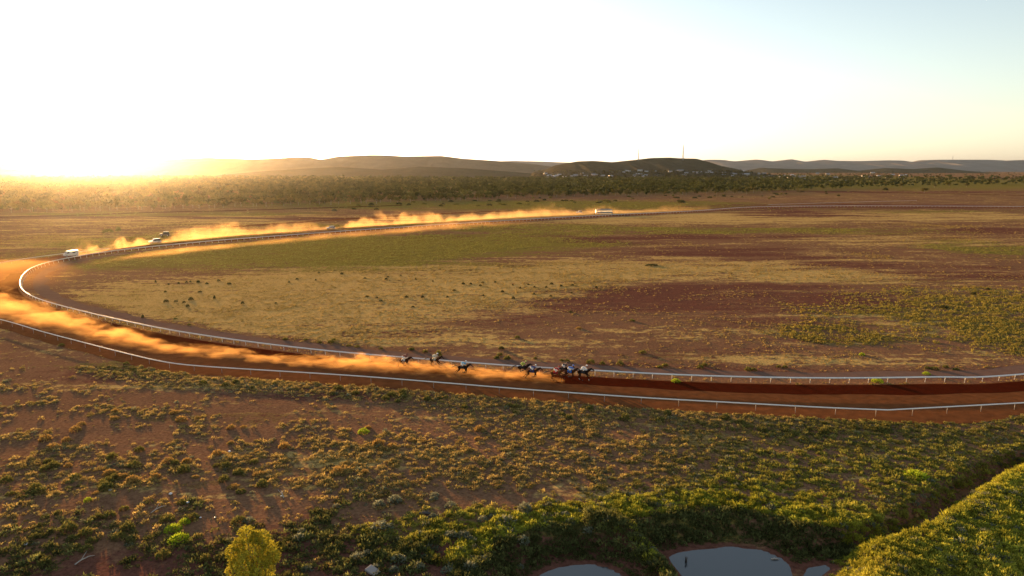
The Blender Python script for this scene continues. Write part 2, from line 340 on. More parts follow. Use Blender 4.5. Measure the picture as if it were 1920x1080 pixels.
def strip(name, A, B, z, m_, label, cat):
    n = min(len(A), len(B)); K = 7
    ts = np.linspace(0, 1, K); V = np.concatenate([np.c_[A * (1 - t) + B * t, np.full(len(A), z)][:, None, :] for t in ts], axis=1).reshape(-1, 3)
    i = np.arange((len(A) - 1) * (K - 1)); r, c = i // (K - 1), i % (K - 1); a = r * K + c
    o = ob(name, np_mesh(name, V, np.c_[a, a + 1, a + K + 1, a + K], m_, smooth=True)); return tag(o, label, cat, kind='structure')
def resample(q, n):
    d = np.r_[0, np.cumsum(np.linalg.norm(np.diff(q, axis=0), axis=1))]; s = np.linspace(0, d[-1], n)
    return np.c_[np.interp(s, d, q[:, 0]), np.interp(s, d, q[:, 1])]
# width of the dirt outside the inner rail: nearest distance to the outer rail on the bend, 14 m on the back straight
wd = np.array([np.hypot(*(outer - p).T).min() for p in inner]); k0 = len(inner)
wd = np.where(wd > 19, 14.5, wd) + 1.8
far_i = np.where((inner[:, 1] > 250))[0]; wd[far_i] = 14.5
for _ in range(40): wd[1:-1] = (wd[:-2] + 2 * wd[1:-1] + wd[2:]) / 4
edge_out = inner - nrm_in * wd[:, None]
wob = (fbm(inner[:, 0] * 0.15, inner[:, 1] * 0.15, 3) - 0.5)[:, None]
strip('race_track', inner - nrm_in * (0.2 + wob * 0.5), edge_out + nrm_in * wob * 1.2, 0.035, M['track'], 'red dirt racetrack sweeping round the bend between white rails', 'racetrack')
nearpart = slice(0, int(np.argmin(np.hypot(inner[:, 0] + 135, inner[:, 1] - 185))) + 40)
fade = np.clip(wd[nearpart] * 0.34, 2.5, 5.2)[:, None]
strip('race_track_lane', (inner - nrm_in * 0.5)[nearpart], inner[nearpart] - nrm_in[nearpart] * (fade + wob[nearpart] * 2.2), 0.043, M['lane'], 'dark red lane of the racetrack beside the inner rail', 'lane')
strip('service_road', inner[:900] + nrm_in[:900] * 3.0, inner[:900] + nrm_in[:900] * (6.4 + wob[:900] * 2.5), 0.03, M['road'], 'grey brown service road running just inside the inner rail', 'road')
pth = spline([P(x, y) for x, y in [(-100, 409), (100, 405), (300, 398), (480, 394), (600, 390), (760, 385)]], 4.0, 3); pn = normals(pth)
strip('dirt_path', pth - pn * 5, pth + pn * 5, 0.05, M['lane'], 'dark dirt path in front of the woodland', 'path')
pth = spline([P(x, y) for x, y in [(400, 428), (480, 422), (600, 414), (720, 406), (860, 399), (1000, 394)]], 4.0, 3); pn = normals(pth)
strip('dirt_path', pth - pn * 6, pth + pn * 4, 0.05, M['track'], 'reddish dirt path beyond the back straight', 'path')
pth = spline([P(x, y) for x, y in [(1290, 352), (1450, 357), (1600, 360), (1760, 363), (1930, 367)]], 6.0, 3); pn = normals(pth)
strip('dirt_path', pth - pn * 7, pth + pn * 7, 0.06, M['lane'], 'dark straight track below the lone dark trees', 'path')

def rail_thing(name, q, z, r, step, nn, lean, label, cat, group=None, pm='post', limit=100):
    root = tag(empty(name, (q[0][0], q[0][1], 0)), label, cat, group); o0 = Vector((q[0][0], q[0][1], 0))
    d = np.r_[0, np.cumsum(np.linalg.norm(np.diff(q, axis=0), axis=1))]
    b = MB(); pts = [Vector((p[0], p[1], z - r)) - o0 for p in q]; b.tube(pts, r, 8, flat=0.6); b.build('rail', M['rail'], root, True)
    s = np.arange(step / 2, d[-1], step); px = np.interp(s, d, q[:, 0]); py = np.interp(s, d, q[:, 1])
    nx = np.interp(s, d, nn[:, 0]); ny = np.interp(s, d, nn[:, 1])
    order = np.argsort(np.hypot(px, py) + 1e4 * ((np.abs(px) > 0.78 * py + 2)))
    pr = 0.05 if lean else 0.032
    def postpts(i):
        if lean: return [(px[i] + nx[i] * 0.55 * f, py[i] + ny[i] * 0.55 * f, zz) for f, zz in ((1, -0.05), (1, 0.35), (0.9, 0.65), (0.6, 0.9), (0.15, z - 0.12))]
        return [(px[i], py[i], -0.05), (px[i], py[i], z - 0.1)]
    rest = MB(); cache = {}
    for kk, i in enumerate(order):
        pp = [Vector(p) - o0 for p in postpts(i)]
        if kk < limit:
            base = pp[0].copy(); b = MB(); b.tube([p - base for p in pp], pr, 6); o = b.build('post', M[pm], root, True); o.location = base
        elif px[i] < 0.85 * py[i] + 30:
            rest.tube(pp, pr * (1.6 if py[i] > 350 else 1.2), 5)
    if len(order) > limit: o = rest.build('post', M[pm], root, True); o['kind'] = 'stuff'
    return root
rail_thing('running_rail', inner[:-1], 1.15, 0.13, 3.05, nrm_in[:-1], True, 'white inner running rail on curved gooseneck posts along the infield', 'rail')
on = normals(outer)
rail_thing('running_rail', outer, 1.1, 0.095, 5.2, on, False, 'white outer rail on thin upright posts beside the bank of scrub', 'rail', pm='tpost')
bk = spline([P(x, y) for x, y in [(1440, 386), (1500, 384), (1600, 381), (1720, 378)]], 3.0, 2)
rail_thing('post_fence', bk, 1.2, 0.06, 4.5, normals(bk), False, 'short far fence of dark posts branching off the back straight', 'fence', pm='dpost')

from mathutils.kdtree import KDTree
kd = KDTree(len(inner)); [kd.insert((p[0], p[1], 0), i_) for i_, p in enumerate(inner)]; kd.balance()
cb = np.c_[s_, g_, d_, np.ones(len(s_))].astype(np.float32)
for i_ in np.where((Yg > 90) & (Yg < 620) & (np.abs(Xg) < .85 * Yg + 20))[0]:
    dd = kd.find((Xg[i_], Yg[i_], 0))[2]
    if dd < 11: f_ = min(1.0, (11 - dd) / 4); cb[i_, 0] *= 1 - .8 * f_; cb[i_, 1] *= 1 - .8 * f_; cb[i_, 2] = min(1, cb[i_, 2] + .25 * f_)
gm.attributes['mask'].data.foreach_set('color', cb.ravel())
# ------------------------------------------------------------------ plants
def clump(n, r, h, size, seed, spiky=0.5, dome=True):
    g = np.random.default_rng(seed); th = g.random(n) * 2 * np.pi; u = np.sqrt(g.random(n)) * r
    ph = g.random(n)
    zz = h * np.sqrt(np.clip(1 - (u / r) ** 2, 0.02, 1)) * (0.35 + 0.65 * ph)
    c = np.c_[u * np.cos(th), u * np.sin(th), zz]
    out = np.c_[np.cos(th) * u / r, np.sin(th) * u / r, np.full(n, 0.8)] + g.normal(0, 0.35, (n, 3)); out /= np.linalg.norm(out, axis=1, keepdims=True)
    side = np.cross(out, g.normal(0, 1, (n, 3))); side /= np.linalg.norm(side, axis=1, keepdims=True)
    sz = size * (0.6 + 0.8 * g.random(n))[:, None]
    tip = c + out * sz * (0.6 + spiky); b1 = c - out * sz * 0.5 + side * sz * 0.5; b2 = c - out * sz * 0.5 - side * sz * 0.5
    V = np.stack([b1, b2, tip], 1).reshape(-1, 3); V[:, 2] = np.maximum(V[:, 2], 0.0)
    return V, 0.75 + 0.5 * g.random(n)
def scatter(name, protos, x, y, z, sc, col, m_, sz=None, label=None, cat=None):
    N = len(x); pick = rng.integers(0, len(protos), N); rot = rng.random(N) * 6.283; VV = []; TT = []
    for k, (pv, pt) in enumerate(protos):
        j = np.where(pick == k)[0]
        if not len(j): continue
        c, s = np.cos(rot[j])[:, None], np.sin(rot[j])[:, None]; S = sc[j][:, None]; Z = (sz[j] if sz is not None else sc[j])[:, None]
        X = (pv[None, :, 0] * c - pv[None, :, 1] * s) * S + x[j][:, None]; Y = (pv[None, :, 0] * s + pv[None, :, 1] * c) * S + y[j][:, None]
        VV.append(np.stack([X, Y, pv[None, :, 2] * Z + z[j][:, None]], 2).reshape(-1, 3))
        TT.append((col[j][:, None, :] * pt[None, :, None]).reshape(-1, 3))
    V = np.concatenate(VV); T = np.concatenate(TT)
    me = np_mesh(name, V, np.arange(len(V)).reshape(-1, 3), m_, tint=T)
    return tag(ob(name, me), label, cat, kind='stuff')
DRY = np.array([0.34, 0.25, 0.085]); OLIVE = np.array([0.17, 0.16, 0.045]); LUSH = np.array([0.34, 0.34, 0.035]); SALT = np.array([0.15, 0.16, 0.10]); GOLD = np.array([0.38, 0.27, 0.085])
tr_d = np.stack([inner, edge_out], 0)
def off_track(x, y):
    ok = np.ones(len(x), bool); q = inner[::4]; e = edge_out[::4]; mid = (q + e) / 2; hw = np.hypot(*(q - e).T) / 2
    for k in range(len(q)):
        near = np.abs(y - mid[k, 1]) < 14; near &= np.abs(x - mid[k, 0]) < 14
        if near.any():
            d = np.hypot(x[near] - mid[k, 0], y[near] - mid[k, 1]); idx = np.where(near)[0]; ok[idx[d < hw[k] - 0.2]] = False
    return ok
def rail_side(x, y):                         # distance into the infield measured from the inner rail (front stretch)
    j = np.array([np.argmin((inner[::3, 0] - a) ** 2 + (inner[::3, 1] - b) ** 2) for a, b in zip(x, y)]) * 3
    return ((np.c_[x, y] - inner[j]) * nrm_in[j]).sum(1)
def sample(n, y0, y1, pw=1.0, xw=0.80, xo=6):
    # density falls off with distance as y^-pw
    u = rng.random(n)
    if abs(pw - 2) < 1e-6: y = y0 * (y1 / y0) ** u
    else: y = (y0 ** (2 - pw) + u * (y1 ** (2 - pw) - y0 ** (2 - pw))) ** (1 / (2 - pw))
    return (rng.random(n) * 2 - 1) * (xw * y + xo), y
def blend(a, b, t): return a[None, :] * (1 - t[:, None]) + b[None, :] * t[:, None]
tp = [clump(34, 0.30, 0.20, 0.085, s, 0.35) for s in range(10)]
def ponds(x, y): return np.minimum(np.minimum(poly_dist(x, y, pond_a), poly_dist(x, y, pond_b)), poly_dist(x, y, pond_c))
# foreground tufts
x, y = sample(135000, 44, 112, 1.4, 0.80, 22)
S, G, D = masks(x, y); wet = np.clip(G, 0, 1); cl = fbm(x * 0.22, y * 0.22, 4); c2 = fbm(x * 0.9 + 9, y * 0.9, 2)
dens = 0.02 + 0.36 * sst(0.52, 0.68, cl + 0.25 * S - 0.35 * D + 0.02) + 0.75 * sst(0.35, 0.8, G + (cl - 0.5) * 0.9) + 0.5 * sst(.35, .8, S + (cl - .5) * 1.1)
dens = np.maximum(dens, .8 * sst(.62, .95, patches(x, y, [(760, 890, 330, 50, .9), (1050, 870, 420, 60, .9), (1350, 850, 420, 60, .8), (1200, 780, 400, 18, .7)], 0) + (cl - .5) * 1.2))
dens *= 0.25 + 1.1 * sst(0.35, 0.62, c2)
od = np.array([np.hypot(outer[::3, 0] - a, outer[::3, 1] - b).min() for a, b in zip(x, y)]); verge = sst(1.0, 2.2, od + (cl - .5) * 2) * sst(9, 5, od + (cl - .5) * 9); dens = np.maximum(dens, .95 * verge); dens = np.where((od > 9) & (od < 17) & (x < -10), dens * .22, dens)
dc, _ = line_dist(x, y, creek); dens = np.where(dc < 0.9, 0.1, dens)
bot = sst(66, 52, y + (cl - .5) * 30) * sst(62, 40, x); dens = np.maximum(dens, .6 * bot * sst(.38, .6, cl + .04))
pd = ponds(x, y); dens = np.where(pd < 8, np.maximum(dens, .95), dens); rside = (y < np.interp(x, berm[::-1, 0], berm[::-1, 1]) + 1) & (x > berm[-1, 0] - 4) & (x > 20); dens = np.where(rside, 1.0, dens); dens = np.where((dc < 3.2) & (dc > .9), 1.0, dens)
keep = (rng.random(len(x)) < dens) & off_track(x, y) & (ponds(x, y) > 0.95); x, y, G, S = x[keep], y[keep], G[keep], S[keep]; rs = rail_side(x, y); k2 = (rs < 0) ; x, y, G, S = x[k2], y[k2], G[k2], S[k2]; cl_ = fbm(x * 0.22, y * 0.22, 4)
lush = sst(0.45, 1.0, G + (fbm(x * 0.12 + 3, y * 0.12, 3) - 0.5) * 1.1)
pd = ponds(x, y); lush = np.clip(lush * .5 * sst(88, 66, y) + 0.5 * sst(14, 6, pd) * (pd > 5), 0, 1); db, _ = line_dist(x, y, berm); lush = np.maximum(lush, sst(7, 1, db) * (db < 7)); rside = (y < np.interp(x, berm[::-1, 0], berm[::-1, 1]) + 1) & (x > berm[-1, 0] - 4) & (x > 20); lush = np.where(rside, .85 + .15 * rng.random(len(x)), lush); db, _ = line_dist(x, y, berm2); lush = np.maximum(lush, sst(2.5, .5, db))
col = blend(DRY, OLIVE, sst(0.2, 0.9, G + (rng.random(len(x)) - .5) * .9)); col = col * (1 - lush[:, None] * 0.8) + LUSH[None] * lush[:, None] * 0.8
salt = rng.random(len(x)) < 0.10; col[salt] = SALT
shade = sst(58, 52, y) * sst(22, 10, x) ; col = col * (1 - shade[:, None] * .0)
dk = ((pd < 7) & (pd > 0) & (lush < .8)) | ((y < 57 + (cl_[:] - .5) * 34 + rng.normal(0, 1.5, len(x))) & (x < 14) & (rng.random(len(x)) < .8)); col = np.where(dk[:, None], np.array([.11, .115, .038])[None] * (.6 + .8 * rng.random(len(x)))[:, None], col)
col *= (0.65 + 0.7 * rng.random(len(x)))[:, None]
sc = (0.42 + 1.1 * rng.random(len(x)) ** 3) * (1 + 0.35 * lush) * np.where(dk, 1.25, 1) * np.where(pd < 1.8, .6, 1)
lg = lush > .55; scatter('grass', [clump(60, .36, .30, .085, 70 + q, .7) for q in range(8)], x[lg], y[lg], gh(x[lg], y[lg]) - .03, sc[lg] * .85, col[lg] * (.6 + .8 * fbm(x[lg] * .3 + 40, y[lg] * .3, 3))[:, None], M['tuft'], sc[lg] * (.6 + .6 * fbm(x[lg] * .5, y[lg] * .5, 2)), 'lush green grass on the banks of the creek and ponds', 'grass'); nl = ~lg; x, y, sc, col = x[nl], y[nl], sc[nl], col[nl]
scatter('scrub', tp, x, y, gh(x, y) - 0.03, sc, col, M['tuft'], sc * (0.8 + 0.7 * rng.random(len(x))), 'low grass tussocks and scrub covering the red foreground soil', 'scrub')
# infield tufts
tp2 = [clump(7, 0.34, 0.20, 0.16, 50 + s, .3) for s in range(8)]
x, y = sample(460000, 100, 420, 1.7, .80, 24); S, G, D = masks(x, y); cl = fbm(x * 0.05, y * 0.05, 5); c2 = fbm(x * 0.3, y * 0.3, 3)
dens = 0.03 + 0.8 * sst(0.3, 0.9, G + (cl - .5) * 1.6) + 0.28 * sst(.4, .8, S) + 0.12 * sst(.5, .7, cl) ; dens *= (1 - 0.75 * sst(.4, .8, D)) * (0.35 + sst(.35, .6, c2))
keep = (rng.random(len(x)) < dens) & off_track(x, y); x, y, G, S = x[keep], y[keep], G[keep], S[keep]
rs = rail_side(x, y); k2 = ~((rs > 2.4) & (rs < 6.8)); x, y, G, S = x[k2], y[k2], G[k2], S[k2]
col = blend(GOLD * 0.85, np.array([0.23, 0.21, 0.055]), sst(0.1, 0.6, G)) * (0.7 + 0.6 * rng.random(len(x)))[:, None]
big = np.where((G > .4) & (x > 30) & (y < 240), 1.15, 1.0); sc = (0.35 + 0.55 * rng.random(len(x))) * (1 + y / 500) * big; col = np.where((big > 1)[:, None], col * np.array([1.12, 1.0, .85]), col)
scatter('grass', tp2, x, y, gh(x, y) - 0.03, sc, col, M['tuft'], sc * (0.6 + 0.5 * big * rng.random(len(x))) * np.where(big > 1, 1.3, 1.0), 'short tufted grass spread over the infield', 'grass')
# grass beside the far straight and before the wood
x, y = sample(26000, 330, 1100, 2.0, 0.82, 20); S, G, D = masks(x, y); cl = fbm(x * 0.02, y * 0.02, 4)
keep = (rng.random(len(x)) < 0.1 + 0.9 * sst(.35, .75, G + (cl - .5))) & off_track(x, y); x, y, G = x[keep], y[keep], G[keep]
col = blend(GOLD, np.array([0.20, 0.20, 0.05]), sst(.1, .6, G)) * (0.6 + 0.7 * rng.random(len(x)))[:, None]; sc = (0.5 + rng.random(len(x)) * 0.9) * (1 + y / 700)
scatter('grass', tp2, x, y, gh(x, y) - 0.05, sc, col, M['tuft'], sc * 0.9, 'patchy grass and low scrub beyond the far straight', 'grass')

# countable shrubs
def shrub_mesh(n, r, h, size, seed, tintc, m_=None):
    Vv, t = clump(n, r, h, size, seed, 0.3); me = np_mesh('shrub', Vv, np.arange(len(Vv)).reshape(-1, 3), m_ or M['shrub'], tint=np.array(tintc)[None, :] * t[:, None]); return me
SH = {'olive': [shrub_mesh(170, 0.5, 0.55, 0.13, 100 + s, (0.15, 0.14, 0.04)) for s in range(5)],
      'dry': [shrub_mesh(150, 0.5, 0.45, 0.13, 120 + s, (0.36, 0.23, 0.07)) for s in range(5)],
      'grey': [shrub_mesh(170, 0.5, 0.5, 0.12, 140 + s, (0.20, 0.21, 0.14)) for s in range(4)],
      'lime': [shrub_mesh(260, 0.5, 0.5, 0.10, 160 + s, (0.33, 0.40, 0.03)) for s in range(3)],
      'dark': [shrub_mesh(200, 0.5, 0.6, 0.12, 180 + s, (0.07, 0.07, 0.03)) for s in range(4)]}
shrubs = []
def shrub(px, py, width, hf, kind, label, group=None, cat='shrub'):      # width and height in metres
    X, Y = P(px, py); z = gz(X, Y)
    o = ob('shrub', random.choice(SH[kind]), None, (X, Y, z - 0.04), random.random() * 6.28); o.scale = (width, width * random.uniform(.8, 1.1), hf / 0.6)
    tag(o, label, cat, group); shrubs.append((X, Y)); return o
for a in [(682, 812, 1.5, 0.8, 'lime', 'bright lime green ball shrub alone on the brown soil'), (1267, 716, 1.5, 0.7, 'lime', 'lime green shrub under the inner rail just ahead of the leading horse'),
          (1645, 716, 1.7, 0.8, 'lime', 'lime green shrub under the inner rail with a post in front of it'), (1737, 702, 1.3, 0.6, 'lime', 'pair of green shrub tops just behind the inner rail beside the service road'),
          (1616, 666, 1.1, 0.6, 'lime', 'small lime green shrub among golden tussocks of the infield'), (165, 942, 0.9, 0.5, 'lime', 'small flat lime green shrub on bare soil at the lower left'),
          (346, 982, 1.1, 0.7, 'lime', 'bright green shrub at the top of the green cluster left of the yellow tree'), (325, 995, 1.6, 0.8, 'lime', 'yellow green shrub in the middle of the cluster left of the yellow tree'),
          (335, 1016, 1.9, 0.9, 'lime', 'widest yellow green shrub at the foot of the cluster left of the yellow tree'), (1718, 895, 2.6, 0.9, 'lime', 'big vivid green shrub mound above the creek'),
          (940, 655, 1.1, 0.7, 'dark', 'dark round shrub casting a long shadow behind the third horse'), (970, 634, 1.1, 0.65, 'olive', 'olive shrub with a long shadow above the middle of the field of horses'),
          (822, 668, 1.3, 1.3, 'olive', 'tall olive bush right behind the second horse and rider'), (626, 639, 1.0, 0.7, 'olive', 'small olive shrub behind the inner rail near the dust'),
          (1185, 602, 1.4, 0.6, 'olive', 'low olive shrub on dark red soil in mid infield'), (1205, 662, 1.5, 0.7, 'olive', 'olive shrub throwing a shadow towards the service road'),
          (1770, 578, 2.0, 0.9, 'dark', 'very dark shrub at the edge of the golden tussocks'), (1825, 552, 1.6, 0.8, 'dark', 'small dark shrub highest of those on the golden tussocks'),
          (1852, 543, 1.2, 0.6, 'dark', 'small dark shrub near the top of the golden tussock field'), (1222, 498, 5.0, 0.7, 'dark', 'wide flat dark shrub on the pale straw patch'),
          (1070, 586, 1.0, 0.5, 'dark', 'tiny dark shrub on burgundy soil in mid infield'), (1085, 616, 1.3, 0.6, 'dry', 'straw coloured shrub on red soil of the infield'),
          (950, 980, 1.9, 0.9, 'grey', 'grey green bush with feathery top above the pale rock'), (740, 940, 1.6, 0.8, 'grey', 'grey green bush at the edge of the golden tussocks'),
          (715, 990, 2.2, 0.8, 'grey', 'long grey green bush in the middle of the foreground'), (905, 976, 1.0, 0.7, 'grey', 'small blue grey shrub near the dark burnt log'),
          (465, 978, 1.1, 0.6, 'grey', 'blue grey shrub poking up behind the yellow tree'), (210, 858, 1.2, 0.8, 'olive', 'round olive shrub with the longest shadow on the lower left soil'),
          (262, 845, 1.0, 0.7, 'olive', 'dark round shrub beside the longest shadow on the lower left soil'), (250, 905, 1.7, 0.8, 'dry', 'wide dry shrub below the two round shrubs with long shadows'),
          (640, 885, 2.4, 0.8, 'dry', 'wide golden bush alone in the middle foreground'), (1660, 357, 9, 5, 'dark', 'black green bush before the woodland beside the far dark track'),
          (1278, 380, 7, 3.2, 'dark', 'dark bush standing alone between the far straight and the scrub'), (1572, 368, 4, 2.4, 'dark', 'small black bush in the green strip below the sheds'),
          (202, 436, 6, 2.4, 'olive', 'broad low olive bush on the plain above the ambulance dust'), (222, 433, 3, 2.6, 'olive', 'narrower olive bush beside the broad one above the ambulance dust')]:
    shrub(*a)
random.seed(3)
L1 = 'small dark bush with a long shadow on the pale straw of the infield'; G1 = 'bushes dotted over the straw infield'
for px, py in [(690, 557), (717, 565), (706, 559), (772, 576), (765, 558), (790, 558), (836, 558), (880, 533), (900, 536), (866, 533), (905, 530), (930, 530), (962, 535), (975, 541), (992, 534), (1005, 539), (1022, 540), (1035, 533), (1052, 537), (1075, 535), (685, 522), (725, 524), (730, 520), (780, 524), (810, 528), (750, 517), (640, 514), (600, 512), (560, 524), (590, 526), (540, 530), (515, 569), (905, 555), (940, 548), (960, 560), (1000, 552), (1030, 556), (1070, 550), (1120, 540), (850, 545)]:
    shrub(px + random.uniform(-3, 3), py, random.uniform(.6, 1.1), random.uniform(.4, .7), 'dark', L1, G1)
L2 = 'tall dark weed bush on the golden grass inside the bend'
for px, py in [(310, 548), (316, 534), (292, 530), (335, 533), (350, 530), (357, 529), (372, 530), (388, 533), (345, 568), (352, 575), (358, 563), (312, 567), (330, 566), (455, 570), (430, 533), (410, 528), (268, 596), (375, 548), (402, 560)]:
    shrub(px, py, random.uniform(.6, 1.4), random.uniform(.45, 1.0), 'dark', L2, 'weed bushes inside the bend')
Zn = [('olive bush on bare red soil in the lower left foreground', 'olive', (10, 520), (860, 1060), 46), ('dry golden bush on the soil between the rail and the yellow tree', 'dry', (60, 900), (770, 930), 44),
      ('grey green saltbush in the dark band along the bottom foreground', 'grey', (540, 1230), (930, 1070), 34), ('olive bush in the strip of scrub beside the outer rail', 'olive', (0, 1900), None, 52),
      ('dark low bush along the verge of the service road inside the rail', 'olive', (200, 1900), 'in', 34)]
for lab, kd, (xa, xb), yr, n in Zn:
    for k in range(n):
        px = random.uniform(xa, xb)
        if yr is None:
            q = outer[np.argmin(np.abs(outer[:, 0] / outer[:, 1] * F + 960 - px))] ; t = random.uniform(3.0, 8); dirn = -q / np.linalg.norm(q); X, Y = q + dirn * t
            if Y > 140: continue
        elif yr == 'in':
            sub = inner[:420]; j = int(np.argmin(np.abs(sub[:, 0] / sub[:, 1] * F + 960 - px))); X, Y = sub[j] + nrm_in[j] * random.uniform(7, 9.5)
        else: X, Y = P(px, random.uniform(*yr))
        if abs(X) > 0.8 * Y: continue
        if ponds(np.array([X]), np.array([Y]))[0] < 1.5: continue
        s = random.uniform(.7, 1.5); o = ob('shrub', random.choice(SH[kd]), None, (X, Y, gz(X, Y) - .04), random.random() * 6.28); o.scale = (s, s, s * random.uniform(.7, 1.2)); tag(o, lab, 'shrub', lab.replace('bush', 'bushes').replace('saltbushes', 'saltbushes'))

# trees
def tree_v(seed, n=90, h=8.0, r=3.2, leaf=0.8):
    g = np.random.default_rng(seed); k = g.integers(4, 7); cs = np.c_[g.normal(0, r * .42, k), g.normal(0, r * .42, k), h * (0.5 + 0.33 * g.random(k))]; rr = r * (0.42 + 0.3 * g.random(k))
    j = g.integers(0, k, n); d = g.normal(0, 1, (n, 3)); d /= np.linalg.norm(d, axis=1, keepdims=True)
    c = cs[j] + d * rr[j][:, None] * (0.55 + 0.5 * g.random(n))[:, None] * np.array([1, 1, .75]); o1 = g.normal(0, 1, (n, 3)); o1 /= np.linalg.norm(o1, axis=1, keepdims=True)
    o2 = np.cross(o1, g.normal(0, 1, (n, 3))); o2 /= np.linalg.norm(o2, axis=1, keepdims=True); s = leaf * (0.6 + 0.8 * g.random(n))[:, None]
    Vv = np.stack([c - o1 * s * .6 - o2 * s * .5, c - o1 * s * .3 + o2 * s * .6, c + o1 * s], 1).reshape(-1, 3)
    return Vv, 0.7 + 0.6 * g.random(n), cs
front = np.array([(-150, 402), (0, 398), (250, 393), (480, 386), (700, 380), (900, 374), (1000, 369), (1200, 366), (1400, 362), (1550, 355), (1700, 350), (1920, 347), (2200, 345)], float)
def px_of(X, Y, z=0.0):
    yy = Y * CP - (z - H) * SP * 1.0; d = Y * CP + (H - z) * SP; up = -(H - z) * CP + Y * SP
    return 960 + F * X / d, 540 - F * up / d
tv = [tree_v(300 + s, 70, 6.4, 3.6, 1.35) for s in range(9)]
protos = []
for Vv, t, cs in tv:
    tk = []
    for c in cs: tk.append([(c[0] * .2 - .14, 0, 0), (c[0] * .2 + .14, 0, 0), (c[0], c[1], c[2])])
    tkv = np.array(tk).reshape(-1, 3); protos.append((np.concatenate([Vv, tkv]), np.concatenate([t, np.full(len(cs), 1.6)])))
xs, yy = [], []
Yv = 480.0
while Yv < 2700:
    sp = 9 + Yv * 0.006; n = int(2 * 0.86 * Yv / sp); xx = np.linspace(-.86 * Yv, .86 * Yv, n) + rng.normal(0, sp * .35, n); y_ = np.full(n, Yv) + rng.normal(0, sp * .4, n)
    px, py = px_of(xx, y_); fr = np.interp(px, front[:, 0], front[:, 1])
    th = np.interp(px, [0, 1300, 1500, 1700, 2000], [.93, .9, .6, .33, .25]) * np.interp(py, [325, 334, 342, 400], [.15, .4, .95, 1]); cl = fbm(xx * .008, y_ * .008, 3)
    k = (py < fr - 0.2) & (rng.random(n) < th * sst(.22, .5, cl + 0.1 + .3 * (py - 335) / 40)); xs.append(xx[k]); yy.append(y_[k]); Yv += sp * 0.85
x = np.concatenate(xs); y = np.concatenate(yy); col = blend(np.array([.040, .046, .015]), np.array([.115, .115, .034]), rng.random(len(x))); sc = (0.5 + 0.75 * rng.random(len(x)) ** 1.3) * (1 + (y - 500) / 6000)
scatter('woodland', protos, x, y, gh(x, y) - .2, sc, col, M['wood'], sc * (0.85 + .3 * rng.random(len(x))), 'dense belt of gum trees across the plain below the hills', 'woodland')
# front-row trees one can tell apart
TM = []
for s in range(7):
    Vv, t, cs = tree_v(400 + s, 190, 7.5, 3.3, .85); cm = np_mesh('crown', Vv, np.arange(len(Vv)).reshape(-1, 3), M['wood'], tint=np.array((.12, .10, .032))[None] * t[:, None] * (0.8 + .1 * s))
    b = MB(); fork = Vector((0.1, 0, 2.2)); b.tube([(0, 0, -.3), (.08, 0, 1.1), fork], [.28, .2, .17], 7)
    for c in cs: c = Vector(c); b.tube([fork, fork.lerp(c, .5) + Vector((0, 0, .3)), c], [.13, .09, .04], 5)
    TM.append((cm, b.mesh('trunk', M['bark'], True)))
def tree(X, Y, s, label, group=None, k=None, flat=1.0):
    cm, tm = TM[random.randrange(7) if k is None else k]; r = empty('gum_tree', (X, Y, gz(X, Y)), random.random() * 6.28); r.scale = (s * flat, s * flat, s); tag(r, label, 'tree', group)
    ob('crown', cm, r); ob('trunk', tm, r); return r
random.seed(5)
for k in range(96):
    px = 20 + k * 19.4 * .8 + random.uniform(-7, 7)
    if px > 1480: break
    py = np.interp(px, front[:, 0], front[:, 1]) + random.uniform(-.6, 2.2); X, Y = P(px, py)
    seg = 'left' if px < 520 else ('mid' if px < 1010 else 'right')
    lab = {'left': 'gum tree in the sunlit front row of the woodland below the glowing ridge', 'mid': 'gum tree in the front row of the woodland below the long brown ridge', 'right': 'gum tree in the front row of the woodland below the mast hill'}[seg]
    tree(X, Y, random.uniform(.75, 1.2), lab, lab.replace('tree', 'trees'))
tree(*P(1733, 362), 1.0, 'lone dark wind-bent tree on the straw strip by the far track', k=2, flat=1.5)
tree(*P(1660, 349), 1.2, 'small tree standing behind the black green bush by the far track')
for px, py in [(1812, 351), (1856, 345), (1752, 352), (1590, 348), (1870, 344), (1690, 352), (1640, 347), (1780, 350)]:
    tree(*P(px, py), random.uniform(.9, 1.4), 'scattered dark tree on the open plain towards the flat-topped range', 'scattered trees on the open plain')
# riparian shrubs before the woodland
lab = 'low dark bush in the green strip before the woodland'
for k in range(70):
    px = random.uniform(560, 1560); fr = np.interp(px, front[:, 0], front[:, 1]); shrub(px, fr + random.uniform(2, 14), random.uniform(3, 6), random.uniform(1.2, 2.4), random.choice(['dark', 'olive']), lab, 'bushes in the green strip')

